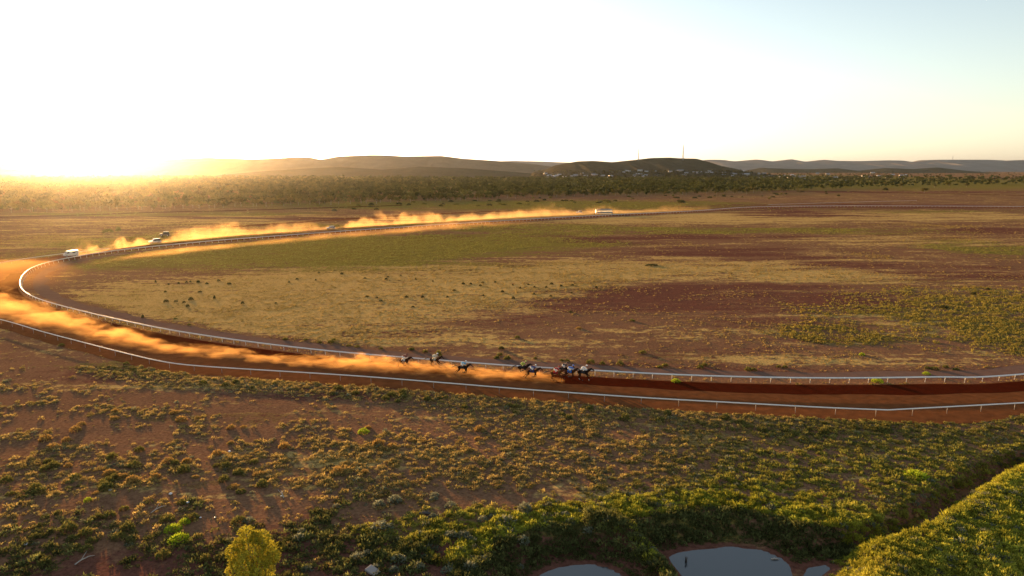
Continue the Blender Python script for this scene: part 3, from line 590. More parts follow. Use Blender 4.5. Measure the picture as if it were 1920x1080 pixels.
# the yellow-green tree near the bottom edge
X0, Y0 = P(478, 1102); root = tag(empty('wattle_tree', (X0, Y0, gz(X0, Y0))), 'yellow green rounded wattle tree rising from the bottom edge', 'tree')
g = np.random.default_rng(77); lob = [(0, 0, 3.5, 1.1), (-.45, .1, 4.75, .62), (.95, 0, 4.45, .6), (-1.7, 0, 3.2, .6), (1.3, .1, 3.0, 1.0), (.2, -.7, 2.6, 1.35), (-.9, -.5, 2.1, 1.1), (.9, -.5, 1.7, 1.05), (0, .8, 3.0, 1.2), (-.1, -.9, 1.4, 1.0), (1.75, 0, 2.9, .55), (-1.7, .2, 2.3, .5), (-1.2, 0, 3.9, .5), (.3, .1, 4.5, .5)]
VV = []; TT = []
for lx, ly, lz, lr in lob:
    n = int(900 * lr); d = g.normal(0, 1, (n, 3)); d /= np.linalg.norm(d, axis=1, keepdims=True); bumpy = 1 + .16 * np.sin(d[:, 0] * 9 + lx * 5) * np.sin(d[:, 2] * 8 + ly)
    c = np.array([lx * .9, ly, lz]) + d * lr * (bumpy * (0.6 + .42 * g.random(n) ** .5))[:, None]; o1 = d + g.normal(0, .8, (n, 3)); o1 /= np.linalg.norm(o1, axis=1, keepdims=True)
    o2 = np.cross(o1, g.normal(0, 1, (n, 3))); o2 /= np.linalg.norm(o2, axis=1, keepdims=True); s = .11 * (.6 + .8 * g.random(n))[:, None]
    VV.append(np.stack([c - o1 * s * .5 - o2 * s * .45, c - o1 * s * .5 + o2 * s * .45, c + o1 * s], 1).reshape(-1, 3)); TT.append(np.array((.44, .39, .045))[None] * ((.6 + .6 * g.random(n)) * (.95 + .1 * np.sin(lx * 7 + lz * 5)))[:, None])
V_ = np.concatenate(VV); ob('crown', np_mesh('crown', V_, np.arange(len(V_)).reshape(-1, 3), M['tuft'], tint=np.concatenate(TT)), root)
b = MB(); b.tube([(0, 0, -.2), (.05, 0, .6), (0, 0, 1.2)], [.16, .12, .1], 8)
for lx, ly, lz, lr in lob: b.tube([(0, 0, 1.1), (lx * .5, ly * .5, (lz + 1.1) / 2 + .1), (lx, ly, lz)], [.07, .045, .02], 6)
b.build('trunk', M['bark'], root, True)

# ------------------------------------------------------------------ hills
def hill(name, prof, D, m_, label, depth=None, seed=0):
    prof = np.array(prof, float); px = np.linspace(prof[0, 0], prof[-1, 0], int((prof[-1, 0] - prof[0, 0]) / 2)); py = np.interp(px, prof[:, 0], prof[:, 1])
    k = np.ones(5) / 5; pyc = np.convolve(np.pad(py, 2, 'edge'), k, 'valid'); X = (px - 960) / F * D; Z = H + (317 - pyc) / F * D; Z = np.maximum(Z, -5)
    Z[:6] *= np.linspace(0, 1, 6); Z[-6:] *= np.linspace(1, 0, 6)
    W = depth or D * .16; nv = 41; v = np.linspace(-1, 1, nv); VV = np.zeros((nv, len(X), 3))
    for j, t in enumerate(v):
        gull = fbm(X / D * 55 + seed, np.full(len(X), t * 2.5 + seed), 4); bend = fbm(X / D * 9 + seed, np.full(len(X), seed * 1.), 2) - .5
        sh = np.clip(1 - abs(t), 0, 1) ** 0.8 * (1 - .42 * np.abs(gull - .5) * 2 * (1 - (1 - abs(t)) ** 3))
        yv = D + t * W * (1 + .35 * bend) + W * bend * .5
        VV[j] = np.c_[X * yv / D if abs(t) < .02 else X, yv, -8 + (Z + 8) * sh]
        if abs(t) < .02: VV[j, :, 2] = H + (Z - H) * yv / D
    i = np.arange((nv - 1) * (len(X) - 1)); r, c = i // (len(X) - 1), i % (len(X) - 1); a = r * len(X) + c
    return tag(ob(name, np_mesh(name, VV.reshape(-1, 3), np.c_[a, a + 1, a + len(X) + 1, a + len(X)], m_, smooth=True)), label, 'hills', kind='structure')
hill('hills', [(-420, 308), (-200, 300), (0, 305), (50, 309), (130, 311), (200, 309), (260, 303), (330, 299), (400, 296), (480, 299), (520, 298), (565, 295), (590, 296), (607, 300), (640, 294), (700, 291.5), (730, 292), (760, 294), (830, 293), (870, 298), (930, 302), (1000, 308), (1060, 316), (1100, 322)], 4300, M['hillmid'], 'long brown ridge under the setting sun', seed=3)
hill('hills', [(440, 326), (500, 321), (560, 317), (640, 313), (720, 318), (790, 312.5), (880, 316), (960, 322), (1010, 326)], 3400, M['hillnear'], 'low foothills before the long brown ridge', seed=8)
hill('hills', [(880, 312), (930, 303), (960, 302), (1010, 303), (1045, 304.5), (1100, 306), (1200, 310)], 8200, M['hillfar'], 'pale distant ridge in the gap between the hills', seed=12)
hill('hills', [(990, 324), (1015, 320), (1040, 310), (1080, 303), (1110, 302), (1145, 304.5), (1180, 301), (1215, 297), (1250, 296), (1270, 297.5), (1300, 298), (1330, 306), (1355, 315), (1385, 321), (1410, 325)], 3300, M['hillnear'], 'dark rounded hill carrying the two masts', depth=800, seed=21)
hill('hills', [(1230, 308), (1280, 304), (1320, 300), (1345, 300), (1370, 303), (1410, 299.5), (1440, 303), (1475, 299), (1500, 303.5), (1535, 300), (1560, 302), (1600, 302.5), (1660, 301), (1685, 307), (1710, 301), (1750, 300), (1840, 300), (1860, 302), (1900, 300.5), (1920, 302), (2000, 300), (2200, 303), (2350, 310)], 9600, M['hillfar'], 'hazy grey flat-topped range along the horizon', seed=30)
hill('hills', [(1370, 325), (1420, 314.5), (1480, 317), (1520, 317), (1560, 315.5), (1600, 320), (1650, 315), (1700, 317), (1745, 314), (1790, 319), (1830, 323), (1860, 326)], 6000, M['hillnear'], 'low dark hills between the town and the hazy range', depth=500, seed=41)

# ------------------------------------------------------------------ masts and town
def mast(px, base_py, top_py, D, label, wbase=3.0):
    X = (px - 960) / F * D; z0 = H + (317 - base_py) / F * D; z1 = H + (317 - top_py) / F * D; h = z1 - z0
    r = tag(empty('radio_mast', (X, D, z0)), label, 'mast', 'radio masts on the hills'); n = 9
    def c(i, k): f = 1 - .8 * i / n; return Vector(((-1, 1, 1, -1)[k] * wbase / 2 * f, (-1, -1, 1, 1)[k] * wbase / 2 * f, h * .9 * i / n))
    b = MB()
    for k in range(4): b.tube([c(0, k) - Vector((0, 0, 8)), c(n, k)], .5, 4)
    b.build('leg_frame', M['steel'], r); b = MB()
    for i in range(n):
        for k in range(4): b.tube([c(i, k), c(i + 1, (k + 1) % 4)], .3, 4); b.tube([c(i + 1, k), c(i + 1, (k + 1) % 4)], .25, 4)
    b.build('bracing', M['steel'], r); b = MB(); b.tube([(0, 0, h * .88), (0, 0, h)], .55, 6); b.build('antenna', M['steel'], r)
    b = MB(); b.box((0, -1, h * .62), (2.4, .8, 2.6), .2); b.box((0, 1, h * .5), (2.2, .8, 2.2), .2); b.build('dish', M['roofw'], r); return r, X, z0
for a in [(1275, 298.5, 272, 3300, 'taller lattice mast standing on the crest of the dark hill', 5), (1193, 300, 279, 3300, 'thinner mast on the lower shoulder of the dark hill', 3)]:
    r, X, z0 = mast(*a)
mast(1772, 300.5, 292, 9600, 'tiny mast on the hazy flat-topped range', 7)
from mathutils.bvhtree import BVHTree
bpy.context.view_layer.update()
def bvh(o): me = o.data; return BVHTree.FromPolygons([v.co for v in me.vertices], [p.vertices for p in me.polygons])
TB = [bvh(o) for o in C.objects if o.name.startswith('hills')] + [bvh(bpy.data.objects['ground'])]
def sight(px, py):
    a = (px - 960) / F; b_ = -(py - 540) / F; d = Vector((a, CP + SP * b_, -SP + CP * b_)); best = None
    for t_ in TB:
        h_ = t_.ray_cast(Vector((0, 0, H)), d)
        if h_[0] is not None and (best is None or h_[3] < best[3]): best = h_
    return best[0] if best else Vector((a * 3000, 3000, 0))
def house(px, py, D, wm, dm, hm, rz, wall, roof, label, group='houses of the town below the hill'):
    q = sight(px, py); X, D, z = q; wm *= .85 * D / 2900; dm *= D / 2900; hm *= .7 * D / 2900
    r = tag(empty('house', (X, D, z), rz), label, 'building', group)
    b = MB(); b.box((0, 0, hm / 2 - 3), (wm, dm, hm + 6)); b.build('wall', M[wall], r)
    b = MB(); b.poly([(-dm / 2 - .8, hm), (dm / 2 + .8, hm), (0, hm + dm * .22)], -wm / 2 - .8, wm / 2 + .8); o = b.build('roof', M[roof], r); o.rotation_euler = (0, 0, math.pi / 2)
    n = max(2, int(wm / 5))
    for k in range(n):
        f = MB(); f.box((-wm / 2 + (k + .5) * wm / n, -dm / 2 - .03, hm * .55), (1.8, .12, 1.3)); f.build('window', M['glass'], r)
    return r
TW = [(1076, 332, 2700, 30, 12, 6, 'wallw', 'roofg', 'long pale building at the near end of the town below the mast hill'), (1098, 331, 2750, 20, 12, 5, 'wallw', 'roofg', 'pale house beside the long building below the mast hill'), (1040, 335, 2550, 26, 10, 5, 'wallw', 'roofg', 'row building nearest to the woodland below the long slope'),
      (1058, 333, 2600, 18, 10, 5, 'wallw', 'roofw', 'white fronted house between two row buildings'), (1030, 334, 2620, 16, 10, 4.5, 'wallw', 'roofg', 'small pale house at the outer end of the town'), (1115, 329, 2800, 26, 12, 5, 'wallb', 'roofg', 'wide tan house with grey roof on the rising ground'),
      (1178, 322, 2950, 20, 10, 5, 'wallw', 'roofw', 'white house below the thinner mast'), (1200, 322, 2950, 22, 12, 8, 'wallw', 'roofw', 'tall white house at the foot of the dark hill'), (1212, 323, 2900, 16, 10, 5, 'wallw', 'roofw', 'white house next to the tall white one'), (1196, 327, 2800, 18, 10, 4, 'wallb', 'roofw', 'tan house below the group of white houses'), (1210, 331, 2700, 20, 10, 4, 'wallb', 'roofw', 'low house with white roof among trees below the hill'),
      (1276, 322, 2950, 26, 12, 8, 'wallb', 'roofg', 'two storey house under the taller mast'), (1282, 329, 2700, 26, 10, 4, 'wallb', 'roofg', 'low house below the two storey house under the taller mast'), (1311, 323.5, 2900, 24, 10, 3.5, 'wallw', 'roofw', 'low white roof at the foot of the slope right of the masts'), (1332, 324.5, 2900, 26, 10, 3.5, 'wallw', 'roofw', 'second white roof beyond the slope right of the masts'),
      (1356, 325, 2900, 14, 10, 4, 'wallw', 'roofw', 'tiny white house at the hill end'), (1374, 326.5, 2900, 20, 12, 4, 'wallw', 'roofg', 'grey roofed house just past the hill end'), (1398, 328, 2800, 34, 16, 5, 'wallw', 'roofg', 'big grey roofed shed past the hill end'), (1420, 334.5, 2400, 30, 12, 4, 'wallw', 'roofw', 'bright white roofed shed in the trees nearest the mast hill'),
      (1436, 333, 2500, 24, 12, 4, 'wallb', 'roofg', 'grey roofed shed beside the bright white one'), (1465, 333.5, 2500, 24, 14, 4, 'wallw', 'roofg', 'grey gabled shed in the middle of the scattered sheds'), (1491, 332, 2500, 24, 12, 6, 'wallb', 'roofg', 'shed with steep grey roof among dark trees'), (1505, 336.5, 2300, 22, 12, 4, 'wallw', 'roofw', 'white roofed shed near the flat strip of trees'),
      (1550, 341, 2000, 26, 14, 5, 'wallw', 'roofg', 'pale shed left of the long blue grey roof'), (1565, 334, 2400, 26, 14, 4, 'wallw', 'roofw', 'white roofed house above the long blue grey roof'), (1583, 341, 1950, 38, 18, 5, 'darkpaint', 'roofg', 'long blue grey roofed shed beside a dark tree'), (1620, 331.5, 2700, 22, 12, 4, 'wallw', 'roofw', 'white roofed house on the plain beyond the long shed'), (1647, 331, 2800, 20, 12, 4, 'wallw', 'roofw', 'second white roofed house on the plain beyond the long shed'),
      (1146, 331, 2650, 18, 10, 4, 'wallw', 'roofg', 'small house alone among trees below the hill shoulder'), (1395, 322, 3300, 14, 10, 4, 'wallw', 'roofw', 'tiny pale roof highest past the hill end'), (1690, 330, 2900, 18, 10, 4, 'wallb', 'roofw', 'farthest small house out on the plain')]
random.seed(9)
for a in TW: house(*a[:3], a[3], a[4], a[5], random.uniform(-.5, .5), *a[6:])

for (xa, xb, ya, yb, n, lab) in [(1022, 1150, 326, 335, 20, 'small muted house in the band of houses at the near end of the town'), (1165, 1240, 321, 333, 10, 'small muted house among trees at the foot of the mast hill'), (1255, 1370, 321, 330, 9, 'small low house on the slope below the taller mast'), (1370, 1720, 325, 337, 26, 'scattered small roof in the trees beyond the hill end')]:
    for k in range(n): house(random.uniform(xa, xb), random.uniform(ya, yb), 0, random.uniform(12, 22), 10, random.uniform(4, 6), random.uniform(-.6, .6), random.choice(['wallw', 'wallb', 'wallb']), random.choice(['roofw', 'roofg', 'roofg', 'roofg']), lab, lab.replace('house', 'houses').replace('roof', 'roofs'))
tx = []
for k in range(1500):
    px = random.choice([random.uniform(1000, 1400), random.uniform(1150, 1920), random.uniform(1150, 1700)]); q = sight(px, random.uniform(321, 340)); tx.append((q.x, q.y, q.z))
tx = np.array(tx); sc = (.7 + .6 * rng.random(len(tx)))
scatter('woodland', protos, tx[:, 0], tx[:, 1], tx[:, 2] - .3, sc, blend(np.array([.05, .045, .018]), np.array([.12, .10, .035]), rng.random(len(tx))), M['wood'], sc, 'trees growing between the houses of the distant town', 'woodland')

# ------------------------------------------------------------------ vehicles
def wheels(root, xs, yw, r, wd_=.24):
    for xx in xs:
        for s in (-1, 1):
            b = MB(); b.tube([(0, -wd_ / 2, 0), (0, wd_ / 2, 0)], r, 16); wl = b.build('wheel', M['black'], root, True); wl.location = (xx, s * yw, r)
            b = MB(); b.tube([(0, s * (wd_ / 2 - .02), 0), (0, s * (wd_ / 2 + .02), 0)], r * .58, 12); b.build('rim', M['rim'], wl)
def van(loc, rz, label):
    r = tag(empty('ambulance_van', loc, rz), label, 'van'); b = MB()
    b.poly([(-3.0, .45), (2.75, .45), (2.95, .8), (2.85, 1.25), (2.15, 1.5), (1.55, 2.45), (1.2, 2.75), (-2.9, 2.8), (-3.0, 2.6)], -1.05, 1.05)
    bmesh.ops.bevel(b.b, geom=b.b.edges[:], offset=.09, segments=2, affect='EDGES'); b.build('body', M['vanpaint'], r)
    ang = Euler((0, math.atan2(.6, .95) - math.pi / 2 + .0, 0)); b = MB(); b.box((1.90, 0, 1.98), (.05, 1.75, .95), 0, Euler((0, -.57, 0))); b.build('windscreen', M['glass'], r)
    for s in (-1, 1):
        b = MB(); b.poly([(.75, 1.6), (1.85, 1.6), (1.45, 2.25), (.75, 2.25)], s * 1.06 - .02, s * 1.06 + .02); b.build('side_window', M['glass'], r)
        b = MB(); b.box((-1.1, s * 1.06, 1.9), (1.2, .04, .6), .01); b.build('side_window', M['glass'], r)
        b = MB(); b.box((2.9, s * .8, 1.0), (.12, .34, .24), .04); b.build('headlight', M['lamp'], r)
        b = MB(); b.box((1.75, s * 1.2, 1.6), (.1, .2, .3), .03); b.build('mirror', M['darkpaint'], r)
    b = MB(); b.box((-3.03, 0, 1.6), (.05, 1.8, 1.9), .01); b.build('rear_door', M['orange'], r); b = MB(); b.box((.9, 0, 2.86), (.3, 1.3, .14), .04); b.build('light_bar', M['lamp'], r)
    b = MB(); b.box((2.98, 0, .6), (.14, 2.0, .3), .05); b.build('bumper', M['darkpaint'], r); wheels(r, (-1.9, 1.9), .95, .38); return r
def car(loc, rz, label, paint='vanpaint', roof='vanpaint', tall=1.75, L=4.7):
    r = tag(empty('car', loc, rz), label, 'car'); b = MB(); h = L / 2; m_ = tall * .55
    b.poly([(-h, .4), (h - .1, .4), (h, .75), (h - .15, m_ - .05), (h * .45, m_ + .02), (-h, m_)], -.92, .92); bmesh.ops.bevel(b.b, geom=b.b.edges[:], offset=.07, segments=2, affect='EDGES'); b.build('body', M[paint], r)
    b = MB(); b.poly([(-h * .92, m_ - .02), (h * .42, m_ - .02), (h * .18, tall - .1), (-h * .82, tall - .1)], -.8, .8); b.build('window', M['glass'], r)
    b = MB(); b.box((-h * .31, 0, tall - .05), (L * .5, 1.5, .12), .04); b.build('roof', M[roof], r)
    for s in (-1, 1):
        b = MB(); b.box((h - .04, s * .65, .8), (.1, .3, .18), .03); b.build('headlight', M['lamp'], r)
    wheels(r, (-h * .6, h * .62), .84, .36); return r
vx, vy = P(133, 481); van((vx, vy, .04), math.atan2(-.75, -.66), 'white ambulance van leading up the bend with dust streaming behind it').scale = (.82, .82, .82)
hx, hy = P(282, 457); car((hx + 1, hy + 2, .04), math.atan2(-.62, -.78), 'white car half hidden in the golden dust behind the ambulance', tall=2.0, L=5.0)
hx, hy = P(309, 443); car((hx, hy, .04), math.atan2(-.3, -.95), 'dark four wheel drive with a pale roof beyond the dust', 'darkpaint', 'roofw', 2.3, 4.6)
hx, hy = P(620, 429.5); car((hx, hy, .04), math.atan2(-.6, -.8), 'small white car raising a low tail of dust on the back straight', tall=1.6, L=5.0)
hx, hy = P(1086, 400); car((hx, hy, .04), math.atan2(-.3, -.95), 'small white car parked beside the starting gate')
# starting gate
gx, gy = P(1132, 401); gr = tag(empty('starting_gate', (gx, gy, 0), math.radians(8)), 'long pale starting gate with padded stalls at the far end of the straight', 'starting gate')
GL = 12.5
b = MB(); b.box((0, 0, 3.3), (GL, 2.4, .18)); b.build('roof', M['roofg'], gr)
b = MB(); b.box((0, -1.25, 2.75), (GL, .1, 1.0)); b.build('name_board', M['wallw'], gr)
for k in range(13):
    xx = -GL / 2 + k * GL / 12; b = MB(); b.box((xx, 0, 1.55), (.09, 2.6, 2.9)); b.build('stall_divider', M['steel'], gr)
for k in range(12):
    xx = -GL / 2 + (k + .5) * GL / 12; b = MB(); b.box((xx, -1.33, 1.15), (.92, .07, 1.7), .02); b.build('stall_gate', M['wallw'], gr)
b = MB(); b.box((0, .4, 3.7), (9.5, .5, .5), .1); b.build('winch_box', M['darkpaint'], gr); wheels(gr, (-GL / 2 - .2, GL / 2 + .2), 1.0, .42)

# ------------------------------------------------------------------ small things
b = MB(); rx, ry = P(699, 1072); b.box((0, 0, .12), (1.2, .75, .28), .1, Euler((.1, .15, -.6))); o = b.build('flat_rock', M['stone']); o.location = (rx, ry, gz(rx, ry)); tag(o, 'flat pale slab of rock lying on dark soil near the bottom edge', 'rock')
b = MB(); rx, ry = P(797, 964); b.tube([(-.55, 0, .1), (0, .03, .16), (.55, -.05, .14)], [.12, .15, .1], 8); b.tube([(.1, 0, .15), (.35, .2, .4)], [.06, .03], 6); o = b.build('burnt_log', M['darkpaint']); o.location = (rx, ry, gz(rx, ry)); tag(o, 'short dark burnt log on the red soil', 'log')
for (px, py), lab in [((297, 958), 'bare pale fallen branch on the soil left of the yellow tree'), ((158, 1052), 'thin pale fallen branch near the bottom left corner'), ((530, 928), 'grey dead branch beside the grey green bush in mid foreground')]:
    rx, ry = P(px, py); b = MB(); b.tube([(-.7, -.2, .05), (-.2, 0, .2), (.4, .15, .25), (.8, .3, .12)], [.05, .05, .035, .015], 6); b.tube([(-.2, 0, .2), (.1, .35, .45), (.3, .5, .6)], [.035, .02, .01], 5); b.tube([(.1, .1, .22), (.3, -.2, .5)], [.025, .01], 5)
    o = b.build('dead_branch', M['deadwood']); o.location = (rx, ry, gz(rx, ry)); o.rotation_euler = (0, 0, random.random() * 6); tag(o, lab, 'branch')
for k, (px, py, lab) in enumerate([(207, 921, 'white stone among dry tussocks in the lower left'), (50, 1024, 'pale stone beside the dry grass near the left edge'), (320, 927, 'pale stone lowest of the three above the bare soil'), (352, 943, 'small pale stone next to a grey bush left of centre'), (430, 846, 'white stone highest on the brown soil'), (376, 971, 'tiny white stone on bare soil above the yellow tree'), (403, 971, 'tiniest white pebble on bare soil above the yellow tree'), (527, 930, 'white stone beside the dead branch')]):
    rx, ry = P(px, py); m_ = bmesh.new(); bmesh.ops.create_icosphere(m_, subdivisions=2, radius=.16 if k < 5 else .09)
    for v in m_.verts: v.co *= 1 + .25 * (math.sin(v.co.x * 31 + k) * math.cos(v.co.y * 27)); v.co.z *= .65
    me = bpy.data.meshes.new('stone'); m_.to_mesh(me); m_.free(); me.materials.append(M['rail']); o = ob('stone', me, None, (rx, ry, gz(rx, ry) + .05)); tag(o, lab, 'stone', 'pale stones on the foreground soil')
rx, ry = P(1286, 1054, WZ); b = MB(); b.tube([(0, 0, -.4), (.02, 0, .3), (-.02, .02, .5)], [.11, .1, .07], 8); b.tube([(0, 0, .3), (.18, .05, .42)], [.05, .03], 6); o = b.build('stump', M['darkpaint'], None, True); o.location = (rx, ry, WZ); tag(o, 'dark stump standing in the large pond', 'stump')
rx, ry = P(1452, 1049, WZ); b = MB(); b.tube([(-.3, 0, .03), (0, .02, .08), (.35, -.02, .04)], [.06, .09, .05], 8); o = b.build('driftwood', M['deadwood'], None, True); o.location = (rx, ry, WZ); tag(o, 'pale driftwood at the edge of the large pond', 'driftwood')

# ------------------------------------------------------------------ horses and jockeys (heading +X)
HC = dict(bay=mat('bay_coat', (0.055, 0.020, 0.010), .85, vary=.2), dark=mat('dark_coat', (0.022, 0.012, 0.009), .85, vary=.2), chest=mat('chestnut_coat', (0.12, 0.040, 0.015), .85, vary=.2), mane=mat('black_hair', (.012, .01, .009), .6), skinm=mat('skin', (.45, .26, .18), .6), hoof=mat('hoof', (.06, .05, .04), .5), sock=mat('white_sock', (.6, .57, .53), .7), leather=mat('leather', (.06, .03, .02), .5))
CL = {k: mat('cloth_' + k, c, .75, vary=.08) for k, c in dict(white=(.78, .77, .74), maroon=(.16, .015, .02), cream=(.66, .62, .50), cyan=(.10, .42, .68), lime=(.42, .50, .08), navy=(.03, .05, .20), red=(.42, .02, .02), black=(.02, .02, .025), blue=(.06, .20, .62)).items()}
POSE = [  # hip / shoulder chains as (x,z) joints: hind far, hind near, fore far, fore near
 dict(h=[[(-.62, 1.12), (-.35, .92), (-.72, .58), (-.60, .30), (-.50, .12)], [(-.62, 1.12), (-.30, .90), (-.55, .52), (-.25, .28), (-.08, .12)]], f=[[(.50, 1.08), (.72, .85), (.98, .70), (1.18, .55), (1.28, .48)], [(.50, 1.08), (.60, .82), (.82, .55), (.80, .28), (.88, .14)]]),
 dict(h=[[(-.62, 1.12), (-.50, .88), (-.98, .72), (-1.22, .48), (-1.34, .36)], [(-.62, 1.12), (-.42, .88), (-.85, .60), (-.98, .32), (-.98, .16)]], f=[[(.50, 1.08), (.50, .82), (.58, .50), (.30, .36), (.18, .46)], [(.50, 1.08), (.42, .80), (.32, .48), (.05, .40), (-.02, .52)]]),
 dict(h=[[(-.62, 1.12), (-.28, .92), (-.42, .55), (-.12, .34), (.04, .24)], [(-.62, 1.12), (-.38, .90), (-.62, .56), (-.42, .28), (-.30, .12)]], f=[[(.50, 1.08), (.48, .80), (.50, .45), (.22, .34), (.12, .44)], [(.50, 1.08), (.58, .82), (.66, .46), (.64, .24), (.70, .10)]])]
def horse_parts(p):
    v = [(-.62, 0, 1.32, .25, .27), (-.25, 0, 1.27, .27, .27), (.15, 0, 1.24, .28, .27), (.5, 0, 1.28, .26, .30), (.72, 0, 1.48, .15, .22), (.98, 0, 1.68, .11, .16), (1.20, 0, 1.82, .09, .12), (1.30, 0, 1.80, .09, .11), (1.50, 0, 1.64, .07, .08), (1.64, 0, 1.52, .055, .06), (-.82, 0, 1.34, .16, .2)]
    e = [(0, 1), (1, 2), (2, 3), (3, 4), (4, 5), (5, 6), (6, 7), (7, 8), (8, 9), (0, 10)]; socks = []
    for s in (-1, 1): v += [(1.22, s * .05, 1.90, .025), (1.24, s * .06, 1.99, .012)]; e += [(6, len(v) - 2), (len(v) - 2, len(v) - 1)]
    for key, att, rr, w_ in (('h', 0, (.15, .10, .055, .04, .045), .16), ('f', 3, (.13, .085, .05, .038, .045), .14)):
        for q, ch in enumerate(POSE[p][key]):
            s = (1, -1)[q]; last = att
            for j, (x_, z_) in enumerate(ch):
                v.append((x_, s * w_ * (1 - .1 * j), z_, rr[j])); e.append((last, len(v) - 1)); last = len(v) - 1
            socks.append((ch[3], ch[4], s * w_ * .62))
    return v, e, socks
HM = {}
def get_horse(p, coat):
    if (p, coat) in HM: return HM[(p, coat)]
    v, e, socks = horse_parts(p); body = skin('horse', v, e, HC[coat], 1)
    tail = skin('tail', [(-.92, 0, 1.42, .05), (-1.15, 0, 1.45, .075), (-1.42, 0, 1.36, .085), (-1.70, 0, 1.22, .06), (-1.92, 0, 1.10, .02)], [(0, 1), (1, 2), (2, 3), (3, 4)], HC['mane'], 1)
    mane = skin('mane', [(.58, 0, 1.66, .035, .07), (.80, 0, 1.76, .03, .08), (1.0, 0, 1.86, .03, .07), (1.20, 0, 1.93, .025, .04)], [(0, 1), (1, 2), (2, 3)], HC['mane'], 1)
    b = MB(); b.tube([(1.27, 0, 1.80), (1.29, 0, 1.79)], .135, 10); b.tube([(1.50, 0, 1.64), (1.53, 0, 1.62)], .098, 10)
    for s in (-1, 1): b.tube([(1.29, s * .1, 1.79), (1.54, s * .07, 1.60)], .012, 4); b.tube([(1.55, s * .07, 1.58), (.85, s * .14, 1.80), (.62, s * .08, 1.86)], .012, 4)
    br = b.mesh('bridle', HC['leather'], True)
    HM[(p, coat)] = (body, tail, mane, br, socks); return HM[(p, coat)]
def saddlecloth(m_):
    b = MB(); g_ = b.b; rows = []
    for x_ in (-.32, -.1, .12, .3):
        rows.append([g_.verts.new((x_, .315 * math.sin(a_) * 1.02, 1.26 + .315 * math.cos(a_))) for a_ in np.linspace(-1.75, 1.75, 11)])
    for A, B in zip(rows, rows[1:]):
        for k in range(10): g_.faces.new((A[k], A[k + 1], B[k + 1], B[k]))
    r = bmesh.ops.solidify(g_, geom=g_.faces[:], thickness=.02); return b.mesh('saddle_cloth', m_, True)
def jockey_parts(v_):
    dx = (0, .05, -.04)[v_]
    V0 = [(-.28, 0, 1.90, .13, .14), (-.08, 0, 1.99, .12, .14), (.18, 0, 2.08, .12, .16), (.34, 0, 2.13, .06), (.44, 0, 2.18, .07), (.50, 0, 2.22, .095), (.58, 0, 2.21, .05)]
    E0 = [(0, 1), (1, 2), (2, 3), (3, 4), (4, 5), (5, 6)]; sil = list(V0[:4]); silE = [(0, 1), (1, 2), (2, 3)]; bre = [V0[0]]; breE = []; boots = []; bootsE = []
    for s in (-1, 1):
        n = len(V0); V0 += [(.20 + dx, s * .2, 2.02, .065), (.30 + dx, s * .26, 1.86, .045), (.52 + dx, s * .12, 1.84, .032), (.60 + dx, s * .10, 1.85, .035)]; E0 += [(2, n), (n, n + 1), (n + 1, n + 2), (n + 2, n + 3)]
        for f in range(4):
            m = len(V0); yy_ = s * (.07 + .022 * f); l_ = (.05, .06, .055, .045)[f]; V0 += [(.645 + dx, yy_, 1.86, .010), (.645 + dx + l_, yy_, 1.845, .009), (.64 + dx + l_, yy_, 1.81, .008)]; E0 += [(n + 3, m), (m, m + 1), (m + 1, m + 2)]
        m = len(V0); V0 += [(.60 + dx, s * .06, 1.875, .011), (.645 + dx, s * .05, 1.875, .009)]; E0 += [(n + 3, m), (m, m + 1)]
        m = len(sil); sil += [(.20 + dx, s * .2, 2.02, .075), (.30 + dx, s * .26, 1.86, .056), (.50 + dx, s * .13, 1.84, .042)]; silE += [(2, m), (m, m + 1), (m + 1, m + 2)]
        n = len(V0); V0 += [(-.16, s * .2, 1.82, .09), (.14, s * .3, 1.66, .065), (-.12, s * .34, 1.42, .05), (-.22, s * .34, 1.26, .04), (-.06, s * .35, 1.20, .035)]; E0 += [(0, n), (n, n + 1), (n + 1, n + 2), (n + 2, n + 3), (n + 3, n + 4)]
        m = len(bre); bre += [(-.16, s * .2, 1.82, .1), (.14, s * .3, 1.66, .075), (.06, s * .32, 1.58, .066)]; breE += [(0, m), (m, m + 1), (m + 1, m + 2)]
        boots.append([(.05, s * .32, 1.57, .066), (-.12, s * .34, 1.42, .06), (-.22, s * .34, 1.26, .05), (-.05, s * .35, 1.19, .045), (.03, s * .35, 1.19, .035)])
    sil = [(a, b_, c, *(r + .014 for r in rr)) for a, b_, c, *rr in sil]; bre = [(a, b_, c, *(r + .014 for r in rr)) for a, b_, c, *rr in bre]
    return V0, E0, sil, silE, bre, breE, boots
JM = {}
